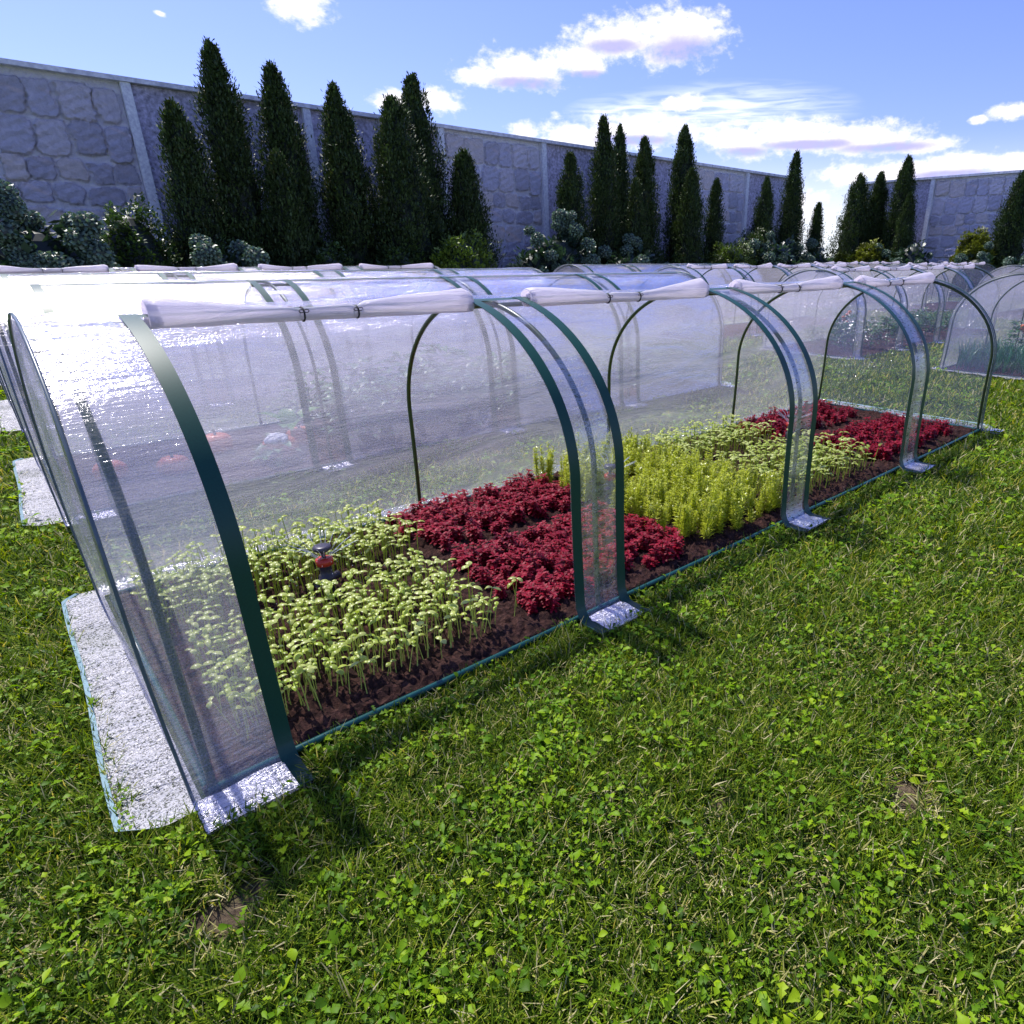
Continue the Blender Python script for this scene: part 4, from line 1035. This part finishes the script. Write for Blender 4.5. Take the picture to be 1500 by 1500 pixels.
for i, (a, b, t_, xx, lb, c) in enumerate(RX):
    A_, B_ = at_x(a, 385, xx), at_x(b, 385, xx); c_ = at_x((a+b)/2, t_, xx)
    roundbush(xx, (A_[1]+B_[1])/2, .5, c_[2], 820+i, lb, c, .09)

# ------------------------------------------------------------------ sky, sun
SUN_EL, SUN_AZ = R(57), R(-3)      # azimuth from +y towards +x
sd_ = np.array([math.sin(SUN_AZ)*math.cos(SUN_EL), math.cos(SUN_AZ)*math.cos(SUN_EL), math.sin(SUN_EL)])
sl = bpy.data.lights.new('sun', 'SUN'); sl.energy = 5.0; sl.angle = R(.53); sl.color = (1, .96, .90)
so = bpy.data.objects.new('sun', sl); col.objects.link(so); so.rotation_euler = Vector(sd_).to_track_quat('Z', 'Y').to_euler()
w = bpy.data.worlds.new('World'); sc.world = w; w.use_nodes = True; t = w.node_tree; t.nodes.clear()
sky = N(t, 'ShaderNodeTexSky'); sky.sky_type = 'NISHITA'; sky.sun_disc = False; sky.sun_elevation = SUN_EL; sky.sun_rotation = SUN_AZ
sky.air_density = 1.0; sky.dust_density = .6; sky.ozone_density = 2.
tint = N(t, 'ShaderNodeMix', data_type='RGBA', blend_type='MULTIPLY', i={0: 1., 7: (.80, .80, 1.36, 1)}); L(t, sky.outputs[0], tint.inputs[6])
tc = N(t, 'ShaderNodeTexCoord'); sx = N(t, 'ShaderNodeSeparateXYZ'); L(t, tc.outputs['Generated'], sx.inputs[0])
az = N(t, 'ShaderNodeMath', operation='ARCTAN2'); L(t, sx.outputs[0], az.inputs[0]); L(t, sx.outputs[1], az.inputs[1])
el = N(t, 'ShaderNodeMath', operation='ARCSINE'); L(t, sx.outputs[2], el.inputs[0])
uv = N(t, 'ShaderNodeCombineXYZ'); L(t, az.outputs[0], uv.inputs[0]); L(t, el.outputs[0], uv.inputs[1])
def ae(px, py):
    d = ray(px, py); return math.atan2(d[0], d[1]), math.asin(d[2])
def blobs(lst):
    prev = None
    for cx_, cy_, rx, ry in lst:
        a, e = ae(cx_, cy_); a1 = (ae(cx_+rx, cy_)[0]-ae(cx_-rx, cy_)[0])/2; e1 = abs(ae(cx_, cy_-ry)[1]-ae(cx_, cy_+ry)[1])/2
        # the picture's up direction tilts away from the zenith towards the frame edges
        s = N(t, 'ShaderNodeVectorMath', operation='SUBTRACT', i={1: (a, e, 0)}); L(t, uv.outputs[0], s.inputs[0])
        q = N(t, 'ShaderNodeVectorMath', operation='MULTIPLY', i={1: (1/abs(a1), 1/e1, 0)}); L(t, s.outputs[0], q.inputs[0])
        l = N(t, 'ShaderNodeVectorMath', operation='LENGTH'); L(t, q.outputs[0], l.inputs[0])
        if prev is None: prev = l.outputs['Value']
        else:
            m = N(t, 'ShaderNodeMath', operation='SMOOTH_MIN', i={2: .35}); L(t, prev, m.inputs[0]); L(t, l.outputs['Value'], m.inputs[1]); prev = m.outputs[0]
    return prev
CL = [(985, 52, 78, 42), (905, 58, 66, 30), (845, 88, 52, 24), (765, 103, 68, 28), (705, 112, 36, 14), (440, 8, 44, 26), (234, 20, 8, 5), (638, 147, 40, 17), (575, 148, 30, 14),
 (770, 192, 24, 14), (850, 200, 80, 22), (935, 190, 80, 24), (1005, 152, 30, 14), (1085, 208, 60, 24), (1170, 200, 80, 26), (1270, 204, 80, 24), (1350, 214, 56, 12),
 (1245, 256, 46, 14), (1320, 254, 60, 18), (1405, 242, 66, 22), (1475, 240, 50, 16), (1485, 163, 34, 12), (1434, 175, 12, 6), (1140, 300, 60, 30)]
SH = [(1000, 72, 58, 20), (900, 68, 40, 12), (770, 122, 52, 10), (860, 112, 40, 9), (1180, 212, 70, 8), (1300, 216, 70, 8), (1090, 222, 40, 8), (1400, 256, 66, 8), (930, 205, 60, 8)]
L1 = blobs(CL); L2 = blobs(SH)
n1 = N(t, 'ShaderNodeTexNoise', i={'Scale': 24., 'Detail': 9., 'Roughness': .62}); mp = N(t, 'ShaderNodeMapping', i={'Scale': (1, 1.5, 1)}); L(t, uv.outputs[0], mp.inputs[0]); L(t, mp.outputs[0], n1.inputs['Vector'])
d1 = N(t, 'ShaderNodeMath', operation='SUBTRACT', i={0: 1.45}); L(t, L1, d1.inputs[1])
d2 = N(t, 'ShaderNodeMath', operation='MULTIPLY_ADD', i={1: 2.1, 2: -1.12}); L(t, n1.outputs['Fac'], d2.inputs[0])
n2 = N(t, 'ShaderNodeTexNoise', i={'Scale': 75., 'Detail': 6., 'Roughness': .6}); L(t, mp.outputs[0], n2.inputs['Vector'])
d2b = N(t, 'ShaderNodeMath', operation='MULTIPLY_ADD', i={1: 1.5, 2: -.78}); L(t, n2.outputs['Fac'], d2b.inputs[0])
d2c = N(t, 'ShaderNodeMath', operation='ADD'); L(t, d2.outputs[0], d2c.inputs[0]); L(t, d2b.outputs[0], d2c.inputs[1])
d3 = N(t, 'ShaderNodeMath', operation='ADD'); L(t, d1.outputs[0], d3.inputs[0]); L(t, d2c.outputs[0], d3.inputs[1])
dens = N(t, 'ShaderNodeMapRange', interpolation_type='SMOOTHSTEP', i={1: .0, 2: 1.0, 3: 0., 4: 1.}); L(t, d3.outputs[0], dens.inputs[0])
s1 = N(t, 'ShaderNodeMath', operation='MULTIPLY_ADD', i={1: -1.3, 2: .65}); L(t, n1.outputs['Fac'], s1.inputs[0])
s2 = N(t, 'ShaderNodeMath', operation='ADD'); L(t, L2, s2.inputs[0]); L(t, s1.outputs[0], s2.inputs[1])
shd = N(t, 'ShaderNodeMapRange', interpolation_type='SMOOTHSTEP', i={1: 1.5, 2: .4, 3: 0., 4: .85}); L(t, s2.outputs[0], shd.inputs[0])
CLW = 9.0
ccol = N(t, 'ShaderNodeMix', data_type='RGBA', i={6: (CLW, CLW*.97, CLW*1.02, 1), 7: (CLW*.36, CLW*.35, CLW*.80, 1)}); L(t, shd.outputs[0], ccol.inputs[0])
# thin rippled high cloud
ci = blobs([(1060, 165, 170, 42), (930, 165, 90, 25)])
wv = N(t, 'ShaderNodeTexNoise', i={'Scale': 16., 'Detail': 6., 'Distortion': .8}); mp = N(t, 'ShaderNodeMapping', i={'Scale': (1, 9, 1), 'Rotation': (0, 0, .12)}); L(t, uv.outputs[0], mp.inputs[0]); L(t, mp.outputs[0], wv.inputs['Vector'])
c1 = N(t, 'ShaderNodeMapRange', i={1: 1.2, 2: .3, 3: 0., 4: .8}); L(t, ci, c1.inputs[0]); c2 = N(t, 'ShaderNodeMapRange', i={1: .38, 2: .62, 3: .15, 4: 1.}); L(t, wv.outputs['Fac'], c2.inputs[0])
c3 = N(t, 'ShaderNodeMath', operation='MULTIPLY'); L(t, c1.outputs[0], c3.inputs[0]); L(t, c2.outputs[0], c3.inputs[1])
# bright haze low over the horizon
hz = N(t, 'ShaderNodeMapRange', interpolation_type='SMOOTHSTEP', i={1: .15, 2: .0, 3: 0., 4: .85}); L(t, el.outputs[0], hz.inputs[0])
mA = N(t, 'ShaderNodeMix', data_type='RGBA', i={7: (CLW*.92, CLW*.98, CLW*1.04, 1)}); L(t, hz.outputs[0], mA.inputs[0]); L(t, tint.outputs[2], mA.inputs[6])
mB = N(t, 'ShaderNodeMix', data_type='RGBA', i={7: (CLW*.9, CLW*.95, CLW, 1)}); L(t, c3.outputs[0], mB.inputs[0]); L(t, mA.outputs[2], mB.inputs[6])
mC = N(t, 'ShaderNodeMix', data_type='RGBA'); L(t, dens.outputs[0], mC.inputs[0]); L(t, mB.outputs[2], mC.inputs[6]); L(t, ccol.outputs[2], mC.inputs[7])
bg = N(t, 'ShaderNodeBackground', i={'Strength': .115}); L(t, mC.outputs[2], bg.inputs[0]); ow = N(t, 'ShaderNodeOutputWorld'); L(t, bg.outputs[0], ow.inputs[0])
w.cycles.sampling_method = 'MANUAL'; w.cycles.sample_map_resolution = 1024

vs = sc.view_settings; vs.view_transform = 'Standard'; vs.look = 'None'; vs.exposure = .42; vs.gamma = 1
sc.cycles.max_bounces = 8; sc.cycles.transparent_max_bounces = 40; sc.cycles.diffuse_bounces = 3; sc.cycles.glossy_bounces = 3; sc.cycles.transmission_bounces = 4
sc.cycles.sample_clamp_indirect = 6; sc.cycles.use_denoising = True
